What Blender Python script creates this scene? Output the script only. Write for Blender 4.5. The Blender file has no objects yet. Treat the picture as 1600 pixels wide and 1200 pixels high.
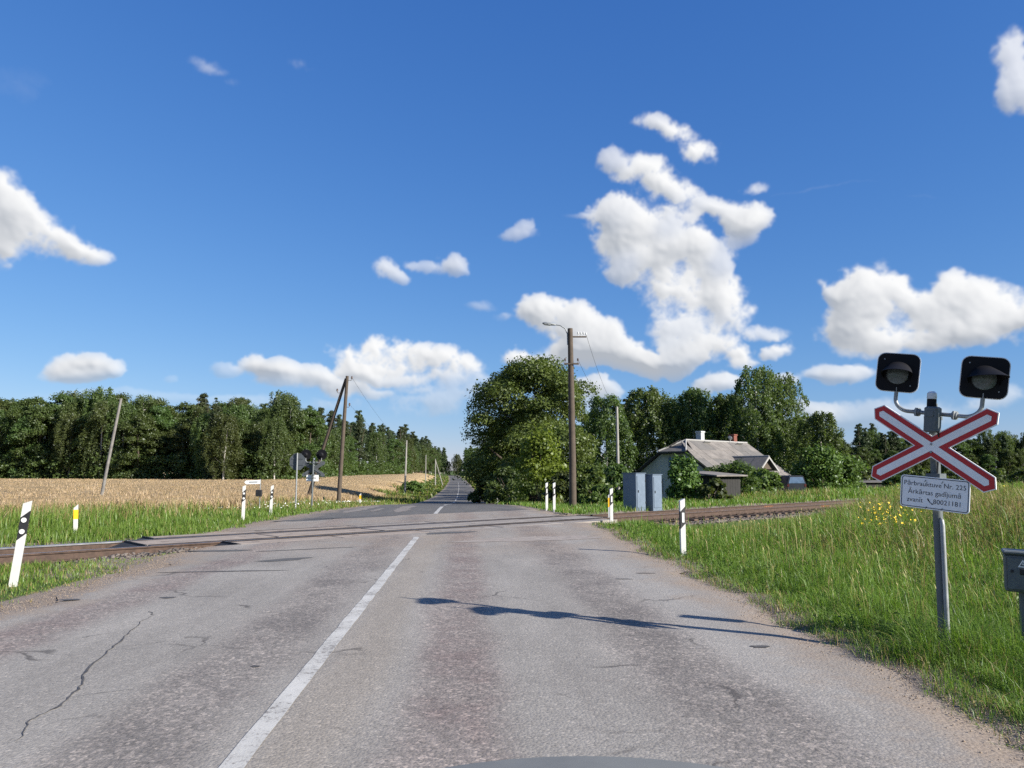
import bpy, bmesh, math, random
import numpy as np
from mathutils import Vector, Matrix, Quaternion
R = math.radians
scene = bpy.context.scene
COL = scene.collection
# ------------------------------------------------------------------ camera
CAM_F, CAM_PITCH, CAM_H = 1202.0, R(6.55), 1.45
cam = bpy.data.objects.new('camera', bpy.data.cameras.new('camera')); COL.objects.link(cam)
cam.location = (0, 0, CAM_H); cam.rotation_euler = (R(90)+CAM_PITCH, 0, 0)
cam.data.sensor_width = 36; cam.data.lens = CAM_F/1600*36; cam.data.clip_start = .05; cam.data.clip_end = 6000
scene.camera = cam
# ------------------------------------------------------------------ sky and clouds
SUN_AZ, SUN_EL = 119.0, 25.5            # clockwise from the view axis; degrees
# cumulus masses: (azimuth, elevation, half width, half height, opacity) in degrees, filled in below from bearings
def bearing(px, py):
    rx = (px-800)/CAM_F; ru = (600-py)/CAM_F
    y = math.cos(CAM_PITCH)-ru*math.sin(CAM_PITCH); z = math.sin(CAM_PITCH)+ru*math.cos(CAM_PITCH)
    return math.degrees(math.atan2(rx, y)), math.degrees(math.atan2(z, math.hypot(rx, y)))
CL = [(10,335,55,52,1),(55,362,58,42,1),(105,382,50,28,1),(150,397,32,13,1),(-45,345,80,70,1),(0,385,80,26,1),
(82,570,30,19,1),(125,562,36,17,1),(160,580,30,17,.9),(105,586,50,14,.9),(262,594,12,7,.45),
(352,570,26,15,.5),(400,560,28,20,1),(440,577,42,22,1),(490,590,42,20,.95),(540,605,48,18,.9),(590,614,34,10,.55),(462,598,60,14,.7),
(555,556,33,22,1),(603,550,36,24,1),(650,568,44,23,1),(702,574,42,23,1),(570,577,44,17,1),(640,592,70,13,.85),(655,607,40,9,.5),
(598,418,22,16,.8),(619,432,18,12,.75),(665,413,34,11,.62),(706,407,28,19,.8),(720,415,20,14,.7),
(812,370,32,12,.62),(824,358,14,12,.62),(752,478,28,9,.45),(784,494,18,8,.4),(905,340,26,5,.28),(1290,296,85,2.5,.25),(1440,308,32,3,.16),
(308,88,20,9,.38),(325,98,22,13,.5),(345,112,20,8,.34),(374,131,26,8,.3),(460,103,19,11,.36),(488,118,18,8,.25),(20,130,50,30,.08),
(800,550,28,18,1),(820,560,26,16,1),
(846,484,38,25,1),(888,503,48,32,1),(932,528,56,36,1),(982,548,54,30,1),(1022,556,38,24,1),(905,552,66,24,1),
(1032,193,32,15,.9),(1068,200,35,22,1),(1100,228,30,24,1),(1120,248,14,12,.6),
(958,248,32,17,.75),(998,264,44,26,1),(1038,285,48,29,1),(1072,304,34,21,.95),
(1118,330,42,26,.95),(1152,350,42,29,1),(1180,292,24,14,.75),(1152,382,28,14,.5),(1092,318,24,14,.7),
(962,338,44,36,.95),(998,366,58,47,1),(1036,402,62,50,1),(1072,436,64,50,1),(1108,468,58,42,1),(1045,352,44,26,.85),(985,412,42,32,.85),(1090,500,60,34,.9),(1120,420,36,30,.8),
(1105,540,66,30,1),(1160,545,40,24,1),(1195,512,40,12,.8),(1228,535,22,19,.95),(1060,555,40,22,.9),
(1335,440,40,32,1),(1388,440,44,36,1),(1340,490,60,38,1),(1430,480,60,45,1),(1500,450,44,36,1),(1550,472,52,42,1),(1610,492,56,40,1),(1400,522,84,28,1),(1500,510,90,22,1),(1660,500,60,44,1),
(1310,577,50,16,.85),(1125,598,34,19,.9),(1230,590,26,14,.8),(1275,640,34,15,.85),(930,606,38,17,.9),(960,612,20,12,.8),
(1600,85,32,42,.8),(1578,150,22,36,.8),(1605,130,30,60,.8),
(690,625,90,18,.5),(720,602,60,16,.35),(600,640,150,14,.35),(1400,640,130,24,.5),(1565,622,60,18,.55),(1350,655,60,14,.4),(1190,640,80,20,.3),(880,630,70,20,.4),(1000,650,160,18,.4),(1300,660,200,14,.4),(200,625,160,12,.3),(420,632,120,12,.35)]
def fbm(rng, W, H, cell, octs, gain=.5, billow=False):
    """periodic-in-x noise from upsampled random lattices"""
    out = np.zeros((H, W), np.float32); amp = 1.0; tot = 0
    def axis(n, c, per):
        m = max(2, int(round(n/c))); g = np.arange(n)*m/n; i = np.floor(g).astype(int); t = (g-i).astype(np.float32)
        k = m if per else m+4
        return [(i+j) % k for j in range(4)], [x/6 for x in ((1-t)**3, 3*t**3-6*t**2+4, -3*t**3+3*t**2+3*t+1, t**3)], k
    for o in range(octs):
        iy, vy, ky = axis(H, cell, False); ix, vx, kx = axis(W, cell, True)
        g = rng.standard_normal((ky, kx)).astype(np.float32)*1.45
        r = sum(g[:, ix[j]]*vx[j] for j in range(4))
        n = sum(r[iy[j]]*vy[j][:, None] for j in range(4))
        if billow: n = .75-np.abs(n)
        out += amp*n; tot += amp; amp *= gain; cell = max(1.6, cell/2.03)
    return out/tot
def cloud_map(W=5120, H=1280):
    rng = np.random.default_rng(11)
    pd = W/360.0
    az = (np.arange(W)+.5)/pd-180; el = (np.arange(H)+.5)*90.0/H
    wx = fbm(rng, W, H, 40, 6, .62)*1.3; wy = fbm(rng, W, H, 40, 6, .62)*.95
    F = np.zeros((H, W), np.float32); O = np.zeros((H, W), np.float32)
    blobs = []
    for px, py, rx, ry, w in CL:
        a, e = bearing(px, py); a1, _ = bearing(px+rx, py); a0, _ = bearing(px-rx, py); _, e1 = bearing(px, py-ry); _, e0 = bearing(px, py+ry)
        blobs.append((a, e, (a1-a0)/2, (e1-e0)/2, w))
    for k in range(70):            # the same broken cumulus goes on round the horizon
        a = rng.uniform(42, 318); e = rng.uniform(2, 38); s = .5+e/22
        for j in range(rng.integers(3, 8)):
            blobs.append((a+rng.normal()*2.6*s, e+rng.normal()*.7*s, rng.uniform(1.2, 2.8)*s, rng.uniform(.7, 1.4)*s, rng.uniform(.7, 1)))
    wfac = np.clip(.35+el/28, .35, 1)[:, None]
    for a, e, ra, re, w in blobs:
        m = 1.9
        j0 = max(0, int((e-re*m-1.5)*H/90)); j1 = min(H, int((e+re*m+1.5)*H/90)+2)
        if j1 <= j0: continue
        cols = np.arange(int((a-ra*m-2+180)*pd), int((a+ra*m+2+180)*pd)+2)
        ix = cols % W; ac = (cols+.5)/pd-180
        sub = np.ix_(np.arange(j0, j1), ix)
        k = np.clip(np.minimum(ra, re)/1.0, .4, 1.05)
        dx = (ac[None, :]-a+wx[sub]*k)/ra; dy = (el[j0:j1, None]-e+wy[sub]*k)/re
        dy = np.where(dy < 0, dy*1.12, dy)
        q = np.clip(1-(dx*dx+dy*dy)*.62, 0, 1)*(.35+.65*w)
        O[sub] = np.where(q > F[sub], np.maximum(w, O[sub]*.8), O[sub])
        F[sub] = np.maximum(F[sub], q)+.35*np.minimum(F[sub], q)*(1-np.maximum(F[sub], q))
    def blur(a, r):
        for _ in (0, 1):
            p = np.pad(a, ((0, 0), (r+1, r)), mode='edge'); c = np.cumsum(p, 1, dtype=np.float64)
            a = ((c[:, 2*r+1:]-c[:, :-2*r-1])/(2*r+1)).astype(np.float32).T
        return a
    n1 = fbm(rng, W, H, 30, 6, .6, True); n2 = fbm(rng, W, H, 60, 6, .6)
    n3 = fbm(rng, W, H, 7, 3, .7)
    D = F+(n1*.70+n2*.46+n3*.05-.05)*np.clip(F*2.2, 0, 1)*(.75+.25*F)
    cov = np.clip((D-.11)/.76, 0, 1); alpha = cov*cov*(3-2*cov)
    alpha = np.clip(alpha*1.15, 0, 1)
    alpha *= blur(blur(O, 6), 6)**1.2
    # relief: treat the density as thickness and light it from the sun side
    T1 = blur(np.clip(D, 0, 2), 2); T2 = blur(blur(np.clip(D, 0, 2), 10), 10)
    g1y, g1x = np.gradient(T1); g2y, g2x = np.gradient(T2)
    gx = g1x*4.2+g2x*12; gy = g1y*4.6+g2y*24
    nz = 1/np.sqrt(1+gx*gx+gy*gy)
    lam = (-gx*.62-gy*.55+.56)*nz
    thick = np.clip(T2*1.1-.35, 0, 1)
    sh = np.clip(.77+.30*lam-.14*thick-.05*n2, 0, 1)
    return alpha.astype(np.float32), sh.astype(np.float32)

world = bpy.data.worlds.new('World'); scene.world = world; world.use_nodes = True
def build_world(sky_strength, cloud_gain):
    nt = world.node_tree; nt.nodes.clear(); N = nt.nodes.new; Lk = nt.links.new
    out = N('ShaderNodeOutputWorld'); bg = N('ShaderNodeBackground'); Lk(bg.outputs[0], out.inputs[0])
    bg.inputs[1].default_value = sky_strength
    sky = N('ShaderNodeTexSky'); sky.sky_type = 'NISHITA'; sky.sun_disc = False
    sky.sun_elevation = R(SUN_EL); sky.sun_rotation = R(SUN_AZ); sky.altitude = 0
    sky.air_density = SKY_AIR; sky.dust_density = SKY_DUST; sky.ozone_density = SKY_OZONE
    A, S = cloud_map(); H, W = A.shape
    img = bpy.data.images.new('cumulus', W, H, alpha=True, float_buffer=False); img.colorspace_settings.name = 'Non-Color'
    buf = np.empty((H, W, 4), np.float32); buf[..., 0] = S; buf[..., 1] = A; buf[..., 2] = 0; buf[..., 3] = 1
    img.pixels.foreach_set(buf.ravel()); img.update(); img.pack()
    tc = N('ShaderNodeTexCoord'); sp = N('ShaderNodeSeparateXYZ'); Lk(tc.outputs['Generated'], sp.inputs[0])
    def m(op, a, b=None):
        n = N('ShaderNodeMath'); n.operation = op
        for i, v in enumerate((a, b)):
            if v is None: continue
            if isinstance(v, (int, float)): n.inputs[i].default_value = v
            else: Lk(v, n.inputs[i])
        return n.outputs[0]
    az = m('ARCTAN2', sp.outputs[0], sp.outputs[1]); u = m('ADD', m('DIVIDE', az, 2*math.pi), .5)
    v = m('MAXIMUM', m('DIVIDE', m('ARCSINE', sp.outputs[2]), math.pi/2), .002)
    cb = N('ShaderNodeCombineXYZ'); Lk(u, cb.inputs[0]); Lk(v, cb.inputs[1])
    ti = N('ShaderNodeTexImage'); ti.image = img; ti.interpolation = 'Cubic'; Lk(cb.outputs[0], ti.inputs[0])
    sc = N('ShaderNodeSeparateColor'); Lk(ti.outputs[0], sc.inputs[0])
    rp = N('ShaderNodeValToRGB'); Lk(sc.outputs[0], rp.inputs[0])
    e = rp.color_ramp.elements; e[0].position = .68; e[0].color = (.44, .475, .53, 1); e[1].position = .97; e[1].color = (.96, .965, .97, 1)
    k = e.new(.86); k.color = (.77, .785, .81, 1)
    g = N('ShaderNodeMix'); g.data_type = 'RGBA'; g.blend_type = 'MULTIPLY'; g.inputs[0].default_value = 1
    Lk(rp.outputs[0], g.inputs[6]); g.inputs[7].default_value = (cloud_gain,)*3+(1,); g.clamp_result = False
    # film response of the blue sky, channel by channel
    sr = N('ShaderNodeSeparateColor'); Lk(sky.outputs[0], sr.inputs[0]); cr = N('ShaderNodeCombineColor')
    for i, (k_, g_) in enumerate(SKY_CURVE): Lk(m('MULTIPLY', m('POWER', m('MULTIPLY', sr.outputs[i], .251), g_), k_/.251), cr.inputs[i])
    mx = N('ShaderNodeMix'); mx.data_type = 'RGBA'; Lk(sc.outputs[1], mx.inputs[0]); Lk(cr.outputs[0], mx.inputs[6]); Lk(g.outputs[2], mx.inputs[7])
    Lk(mx.outputs[2], bg.inputs[0])
SKY_AIR, SKY_DUST, SKY_OZONE = 1.0, .0, 4.0
SKY_CURVE = ((.318, 1.08), (.392, .80), (.615, .52))
build_world(.116, 4.05)
# ------------------------------------------------------------------ sun and exposure
sd = bpy.data.lights.new('sun', 'SUN'); sd.energy = 4.6; sd.angle = R(.53); sd.color = (1, .94, .85)
sun = bpy.data.objects.new('sun', sd); COL.objects.link(sun)
ce, se = math.cos(R(SUN_EL)), math.sin(R(SUN_EL))
sun.rotation_euler = Vector((-math.sin(R(SUN_AZ))*ce, -math.cos(R(SUN_AZ))*ce, -se)).to_track_quat('-Z', 'Y').to_euler()
sun.location = (60, -25, 40)
vs = scene.view_settings; vs.view_transform = 'Standard'; vs.look = 'None'; vs.exposure = 1.12; vs.gamma = 1; vs.use_curve_mapping = False
cy = scene.cycles; cy.max_bounces = 6; cy.diffuse_bounces = 3; cy.glossy_bounces = 2; cy.transmission_bounces = 3; cy.transparent_max_bounces = 6
cy.use_denoising = False
scene.render.film_transparent = False
# ------------------------------------------------------------------ helpers
class MB:
    """collects shapes into ONE mesh"""
    def __init__(s): s.v = []; s.f = []; s.m = []
    def add(s, vs, fs, mi=0):
        o = len(s.v); s.v += [tuple(v) for v in vs]; s.f += [tuple(o+i for i in f) for f in fs]; s.m += [mi]*len(fs)
    def box(s, c, d, rot=None, mi=0, bev=0):
        x, y, z = d[0]/2, d[1]/2, d[2]/2
        if bev:
            b = min(bev, x*.9, y*.9, z*.9)
            ring = [(-x+b, -y), (x-b, -y), (x, -y+b), (x, y-b), (x-b, y), (-x+b, y), (-x, y-b), (-x, -y+b)]
            vs = [(p[0], p[1], zz) for zz in (-z+b, z-b) for p in ring]
            k = 1-b/max(x, y)*1.0
            vs += [(math.copysign(abs(p[0])-b if abs(p[0]) > b else 0, p[0]), math.copysign(abs(p[1])-b if abs(p[1]) > b else 0, p[1]), zz) for zz in (-z, z) for p in ring]
            fs = [(i, (i+1) % 8, 8+(i+1) % 8, 8+i) for i in range(8)]
            fs += [(16+(i+1) % 8, (i+1) % 8, i, 16+i)[::-1] for i in range(8)]+[(8+i, 8+(i+1) % 8, 24+(i+1) % 8, 24+i) for i in range(8)]
            fs += [tuple(range(23, 15, -1)), tuple(range(24, 32))]
        else:
            vs = [(a, b, cc) for cc in (-z, z) for a, b in ((-x, -y), (x, -y), (x, y), (-x, y))]
            fs = [(3, 2, 1, 0), (4, 5, 6, 7), (0, 1, 5, 4), (1, 2, 6, 5), (2, 3, 7, 6), (3, 0, 4, 7)]
        M = rot if rot is not None else Matrix.Identity(3)
        s.add([M@Vector(v)+Vector(c) for v in vs], fs, mi); return s
    def tube(s, pts, rad, n=8, mi=0, cap=True, jit=0):
        pts = [Vector(p) for p in pts]; rad = [rad]*len(pts) if isinstance(rad, (int, float)) else rad
        vs = []; up = None
        for i, p in enumerate(pts):
            t = (pts[min(i+1, len(pts)-1)]-pts[max(i-1, 0)]).normalized()
            if up is None: up = Vector((1, 0, 0)) if abs(t.x) < .8 else Vector((0, 1, 0))
            a = t.cross(up).normalized(); b = a.cross(t); up = b
            for k in range(n):
                an = 2*math.pi*k/n; q = rad[i]*(1+(random.uniform(-jit, jit) if jit else 0))
                vs.append(p+a*math.cos(an)*q+b*math.sin(an)*q)
        fs = [(i*n+k, i*n+(k+1) % n, (i+1)*n+(k+1) % n, (i+1)*n+k) for i in range(len(pts)-1) for k in range(n)]
        if cap: fs += [tuple(range(n-1, -1, -1)), tuple((len(pts)-1)*n+k for k in range(n))]
        s.add(vs, fs, mi); return s
    def lathe(s, prof, n=16, M=None, mi=0):
        M = M or Matrix.Identity(4); vs = []
        for r, z in prof:
            for k in range(n): vs.append(M@Vector((r*math.cos(2*math.pi*k/n), r*math.sin(2*math.pi*k/n), z)))
        fs = [(i*n+k, i*n+(k+1) % n, (i+1)*n+(k+1) % n, (i+1)*n+k) for i in range(len(prof)-1) for k in range(n)]
        fs += [tuple(range(n-1, -1, -1)), tuple((len(prof)-1)*n+k for k in range(n))]
        s.add(vs, fs, mi); return s
    def prism(s, poly, d0, d1, M=None, mi=0):
        """polygon in local XZ, extruded along Y from d0 (front) to d1"""
        M = M or Matrix.Identity(4); n = len(poly)
        vs = [M@Vector((p[0], d0, p[1])) for p in poly]+[M@Vector((p[0], d1, p[1])) for p in poly]
        fs = [tuple(range(n)), tuple(range(2*n-1, n-1, -1))]+[(i, n+i, n+(i+1) % n, (i+1) % n) for i in range(n)]
        s.add(vs, fs, mi); return s
    def quad(s, a, b, c, d, mi=0): s.add([a, b, c, d], [(0, 1, 2, 3)], mi); return s
    def mesh(s, name, mats):
        me = bpy.data.meshes.new(name); me.from_pydata(s.v, [], s.f)
        for mt in (mats if isinstance(mats, (list, tuple)) else [mats]): me.materials.append(mt)
        if any(s.m): me.polygons.foreach_set('material_index', s.m)
        bm = bmesh.new(); bm.from_mesh(me); bmesh.ops.recalc_face_normals(bm, faces=bm.faces); bm.to_mesh(me); bm.free()
        return me
    def build(s, name, mats, parent=None, smooth=False, loc=None):
        me = s.mesh(name, mats)
        if smooth: smooth_mesh(me)
        return link(name, me, parent, loc)
def smooth_mesh(me, ang=40):
    me.polygons.foreach_set('use_smooth', [True]*len(me.polygons))
    try: me.set_sharp_from_angle(angle=R(ang))
    except Exception: pass
def link(name, data, parent=None, loc=None):
    o = bpy.data.objects.new(name, data); COL.objects.link(o)
    if parent is not None: o.parent = parent
    if loc is not None: o.location = loc
    return o
def tag(o, label=None, cat=None, group=None, kind=None):
    for k, v in (('label', label), ('category', cat), ('group', group), ('kind', kind)):
        if v: o[k] = v
    return o
def thing(name, label, cat, loc=(0, 0, 0), rz=0, group=None):
    o = bpy.data.objects.new(name, None); COL.objects.link(o); o.location = loc; o.rotation_euler = (0, 0, rz)
    o.empty_display_size = .2
    return tag(o, label, cat, group)
def copy_tree(o, parent=None):
    c = o.copy(); COL.objects.link(c)
    if parent is not None: c.parent = parent
    for ch in [x for x in o.children]: copy_tree(ch, c)
    return c
def mesh_np(name, V, F, mats, midx=None, smooth=False):
    me = bpy.data.meshes.new(name); V = np.asarray(V, np.float32); F = np.asarray(F, np.int32); k = F.shape[1]
    me.vertices.add(len(V)); me.vertices.foreach_set('co', V.ravel())
    me.loops.add(F.size); me.loops.foreach_set('vertex_index', F.ravel())
    me.polygons.add(len(F)); me.polygons.foreach_set('loop_start', np.arange(0, F.size, k, dtype=np.int32))
    try: me.polygons.foreach_set('loop_total', np.full(len(F), k, np.int32))
    except Exception: pass
    for mt in (mats if isinstance(mats, (list, tuple)) else [mats]): me.materials.append(mt)
    if midx is not None: me.polygons.foreach_set('material_index', np.asarray(midx, np.int32))
    if smooth: me.polygons.foreach_set('use_smooth', np.ones(len(F), bool))
    me.update(calc_edges=True); me.validate()
    return me
def sstep(a, b, x):
    t = np.clip((np.asarray(x, float)-a)/(b-a), 0, 1); return t*t*(3-2*t)
# ------------------------------------------------------------------ materials
class NT:
    def __init__(s, name):
        s.mat = bpy.data.materials.new(name); s.mat.use_nodes = True; s.t = s.mat.node_tree; s.t.nodes.clear()
        s.out = s.n('ShaderNodeOutputMaterial')
    def n(s, ty, **kw):
        n = s.t.nodes.new(ty)
        for k, v in kw.items():
            if k.startswith('i_'): 
                i = k[2:]; n.inputs[int(i) if i.isdigit() else i.replace('_', ' ')].default_value = v
            else: setattr(n, k, v)
        return n
    def l(s, a, b): s.t.links.new(a, b)
    def co(s, kind='Object'): return s.n('ShaderNodeTexCoord').outputs[kind]
    def noise(s, vec, scale, det=4, rough=.6, dist=0):
        n = s.n('ShaderNodeTexNoise'); n.inputs['Scale'].default_value = scale; n.inputs['Detail'].default_value = det
        n.inputs['Roughness'].default_value = rough; n.inputs['Distortion'].default_value = dist
        if vec is not None: s.l(vec, n.inputs['Vector'])
        return n.outputs['Fac']
    def ramp(s, fac, stops):
        n = s.n('ShaderNodeValToRGB'); s.l(fac, n.inputs[0]); e = n.color_ramp.elements
        while len(e) > 1: e.remove(e[-1])
        e[0].position = stops[0][0]; e[0].color = c4(stops[0][1])
        for p, c in stops[1:]: k = e.new(p); k.color = c4(c)
        return n.outputs[0]
    def mix(s, fac, a, b, mode='MIX'):
        n = s.n('ShaderNodeMix', data_type='RGBA', blend_type=mode)
        for i, v in ((0, fac), (6, a), (7, b)):
            if isinstance(v, (int, float)) : n.inputs[i].default_value = v if i == 0 else c4(v)
            elif isinstance(v, tuple): n.inputs[i].default_value = c4(v)
            else: s.l(v, n.inputs[i])
        return n.outputs[2]
    def m(s, op, a, b=0.0, c=None, clamp=False):
        n = s.n('ShaderNodeMath', operation=op, use_clamp=clamp)
        for i, v in enumerate((a, b, c)):
            if v is None: continue
            if isinstance(v, (int, float)): n.inputs[i].default_value = v
            else: s.l(v, n.inputs[i])
        return n.outputs[0]
    def mr(s, v, a, b, c=0, d=1):
        n = s.n('ShaderNodeMapRange'); s.l(v, n.inputs[0])
        for i, q in enumerate((a, b, c, d)): n.inputs[i+1].default_value = q
        n.interpolation_type = 'SMOOTHSTEP'; return n.outputs[0]
    def bump(s, h, strength=.3, dist=.02):
        n = s.n('ShaderNodeBump'); n.inputs['Strength'].default_value = strength; n.inputs['Distance'].default_value = dist; s.l(h, n.inputs['Height']); return n.outputs[0]
    def pbr(s, col, rough=.7, metal=0, normal=None, spec=.4):
        p = s.n('ShaderNodeBsdfPrincipled')
        for nm, v in (('Base Color', col), ('Roughness', rough), ('Metallic', metal), ('Specular IOR Level', spec)):
            if isinstance(v, (int, float)): p.inputs[nm].default_value = v if nm != 'Base Color' else c4(v)
            elif isinstance(v, tuple): p.inputs[nm].default_value = c4(v)
            else: s.l(v, p.inputs[nm])
        if normal is not None: s.l(normal, p.inputs['Normal'])
        s.l(p.outputs[0], s.out.inputs[0]); return p
def c4(c):
    if isinstance(c, (int, float)): return (c, c, c, 1)
    return tuple(c) if len(c) == 4 else tuple(c)+(1,)
def plain(name, col, rough=.6, metal=0, var=.18, scale=6, bump=.03, bscale=25, dirt=None, spec=.4):
    """painted or raw surface with uneven tone, a little dirt and fine relief"""
    t = NT(name); v = t.co(); n1 = t.noise(v, scale, 5, .65); n2 = t.noise(v, bscale, 3)
    lo = tuple(x*(1-var) for x in col); hi = tuple(min(1, x*(1+var)) for x in col)
    c = t.ramp(n1, [(.3, lo), (.7, hi)])
    if dirt: c = t.mix(t.mr(t.noise(v, scale*2.3, 6, .75), .56, .74, 0, .8), c, dirt)
    rg = t.m('MULTIPLY_ADD', n1, .25, rough-.12)
    t.pbr(c, rg, metal, t.bump(n2, bump, .004), spec); return t.mat
def leafmat(name, a, b, trans=.35, tcol=None, scale=.6):
    t = NT(name); g = t.n('ShaderNodeNewGeometry'); oi = t.n('ShaderNodeObjectInfo')
    n = t.noise(t.co(), scale, 2)
    f = t.m('ADD', t.m('MULTIPLY', g.outputs['Random Per Island'], .55), t.m('MULTIPLY', n, .45), clamp=True)
    c = t.ramp(f, [(.15, a), (.85, b)])
    hs = t.n('ShaderNodeHueSaturation'); t.l(c, hs.inputs['Color'])
    t.l(t.m('MULTIPLY_ADD', oi.outputs['Random'], .05, .475), hs.inputs['Hue']); t.l(t.m('MULTIPLY_ADD', oi.outputs['Random'], .5, .75), hs.inputs['Value'])
    c = hs.outputs[0]
    d = t.n('ShaderNodeBsdfDiffuse'); t.l(c, d.inputs[0]); tr = t.n('ShaderNodeBsdfTranslucent')
    t.l(t.mix(1.0, c, tcol or (1.25, 1.35, .6), 'MULTIPLY'), tr.inputs[0])
    gl = t.n('ShaderNodeBsdfGlossy'); gl.inputs['Roughness'].default_value = .45; gl.inputs[0].default_value = (.9, .95, 1, 1)
    m1 = t.n('ShaderNodeMixShader'); m1.inputs[0].default_value = trans; t.l(d.outputs[0], m1.inputs[1]); t.l(tr.outputs[0], m1.inputs[2])
    m2 = t.n('ShaderNodeMixShader'); m2.inputs[0].default_value = .02; t.l(m1.outputs[0], m2.inputs[1]); t.l(gl.outputs[0], m2.inputs[2])
    t.l(m2.outputs[0], t.out.inputs[0]); return t.mat
M_ = {}
M_['white'] = plain('white_plastic', (.50, .50, .48), .45, var=.06, dirt=(.40, .37, .32))
M_['black'] = plain('black_paint', (.018, .018, .02), .5, var=.3, dirt=(.05, .05, .05))
M_['blackmatt'] = plain('black_enamel', (.010, .010, .012), .6, var=.3, spec=.12)
M_['reflector'] = plain('reflector', (.62, .62, .60), .25, var=.05)
M_['yellow'] = plain('yellow_reflector', (.75, .42, .02), .4, var=.1)
M_['galv'] = plain('galvanised_steel', (.25, .265, .27), .5, .35, var=.2, scale=12, dirt=(.16, .15, .13))
M_['greypaint'] = plain('grey_painted_steel', (.095, .11, .115), .5, var=.18, scale=9, dirt=(.07, .072, .07))
M_['sign_white'] = plain('sign_white', (.80, .80, .79), .45, var=.05, dirt=(.62, .62, .60))
M_['sign_red'] = plain('sign_red', (.45, .020, .024), .45, var=.08)
M_['sign_back'] = plain('sign_back', (.085, .095, .105), .6, 0, var=.2, dirt=(.06, .06, .065))
M_['ink'] = plain('sign_ink', (.02, .025, .035), .5, var=.05)
M_['lens'] = plain('signal_lens', (.10, .125, .135), .2, var=.4, scale=60, bump=.2, bscale=90, spec=.5)
M_['glasscap'] = plain('clear_cap', (.62, .65, .66), .2, var=.15, scale=40)
M_['wood_old'] = plain('weathered_wood', (.165, .158, .146), .85, var=.3, scale=5, bump=.5, bscale=30, dirt=(.09, .075, .06))
M_['wood_pole'] = plain('creosoted_pole', (.075, .058, .043), .85, var=.3, scale=4, bump=.5, bscale=30)
M_['rust'] = plain('rusty_steel', (.066, .043, .032), .85, 0, var=.45, scale=9, bump=.4, bscale=60, dirt=(.08, .045, .03))
M_['railtop'] = plain('polished_rail_head', (.55, .55, .56), .28, .85, var=.12, scale=3)
M_['sleeper'] = plain('sleeper_wood', (.085, .058, .042), .9, var=.35, scale=5, bump=.6, bscale=25, dirt=(.07, .05, .04))
M_['rubber'] = plain('black_rubber', (.02, .02, .02), .75, var=.3)
M_['cabinet'] = plain('blue_grey_cabinet_paint', (.118, .156, .205), .5, var=.1, scale=3, dirt=(.09, .11, .14))
M_['bark'] = plain('bark', (.07, .055, .042), .95, var=.35, scale=6, bump=.8, bscale=25)
M_['birchbark'] = plain('birch_bark', (.42, .40, .37), .85, var=.3, scale=6, bump=.4, dirt=(.06, .05, .045))
M_['lampglass'] = plain('lamp_glass', (.55, .56, .55), .2, var=.05)
M_['ceramic'] = plain('insulator', (.09, .06, .045), .3, var=.2)
M_['wire'] = plain('wire', (.06, .06, .06), .6)
M_['linden'] = leafmat('linden_leaf', (.038, .054, .011), (.120, .143, .033), .3)
M_['willow'] = leafmat('willow_leaf', (.085, .14, .018), (.20, .28, .045), .4)
M_['birch'] = leafmat('birch_leaf', (.050, .074, .021), (.122, .156, .050), .45)
M_['broad'] = leafmat('broad_leaf', (.044, .069, .018), (.108, .146, .041), .45)
M_['pine'] = leafmat('pine_needle', (.034, .052, .023), (.084, .112, .045), .25, (1.1, 1.2, .7))
M_['spruce'] = leafmat('spruce_needle', (.024, .040, .020), (.056, .078, .036), .12, (1.1, 1.2, .7))
M_['shrub'] = leafmat('shrub_leaf', (.050, .084, .018), (.125, .180, .042), .35)
M_['grass'] = leafmat('grass_blade', (.078, .140, .018), (.190, .275, .052), .4, scale=.25)
M_['dry'] = leafmat('dry_grass_blade', (.20, .155, .062), (.36, .28, .13), .3, (1.1, 1.0, .8), scale=.25)
M_['wheat'] = leafmat('wheat_stalk', (.40, .295, .168), (.48, .365, .220), .25, (1.1, 1.0, .8), scale=.2)
M_['petal_w'] = plain('white_petal', (.75, .75, .70), .7, var=.1)
M_['petal_y'] = plain('yellow_petal', (.65, .45, .02), .7, var=.15)
# ------------------------------------------------------------------ the lie of the land
_ry = np.array([-60, 20, 29, 33, 38, 45, 55, 65, 80, 100, 140, 176, 240, 320, 400, 600, 2500.])
_rz = np.array([0, 0, -.01, -.05, -.15, -.42, -.80, -1.12, -1.45, -1.72, -1.9, -1.92, -1.75, -1.35, -.9, .6, 4.])
_ty = np.arange(-60, 2500, 1.0); _tz = np.interp(_ty, _ry, _rz); _k = np.ones(7)/7; _tz[3:-3] = np.convolve(_tz, _k, 'valid')
def ZR(y): return np.interp(y, _ty, _tz)
def XC(y): y = np.asarray(y, float); return -1.15-.055*y-.00004*np.where(y > 0, y*y, 0)
TX, TY = .7314, .6820                       # direction of the railway
def S_(x, y): return -TY*x+TX*y-16.8        # distance across the track (positive beyond it)
def T_(x, y): return TX*x+TY*y
def on_track(t, s, z=0.0):
    s = s+16.8; return Vector((TX*t-TY*s, TY*t+TX*s, z))
TRK = math.atan2(TY, TX)
def HW(y, side):
    """half width of asphalt plus gravel edge"""
    if side > 0: return np.interp(y, [-20, 4, 8, 14, 20, 26, 30, 36, 45, 60, 400], [4.2, 4.3, 4.4, 4.5, 4.75, 4.6, 4.1, 3.7, 3.4, 3.2, 3.2])
    return np.interp(y, [-20, 4, 8, 12, 15, 19, 24, 29, 36, 45, 60, 400], [4.0, 3.8, 3.75, 3.75, 4.2, 4.9, 4.85, 4.4, 3.7, 3.4, 3.2, 3.2])
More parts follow.
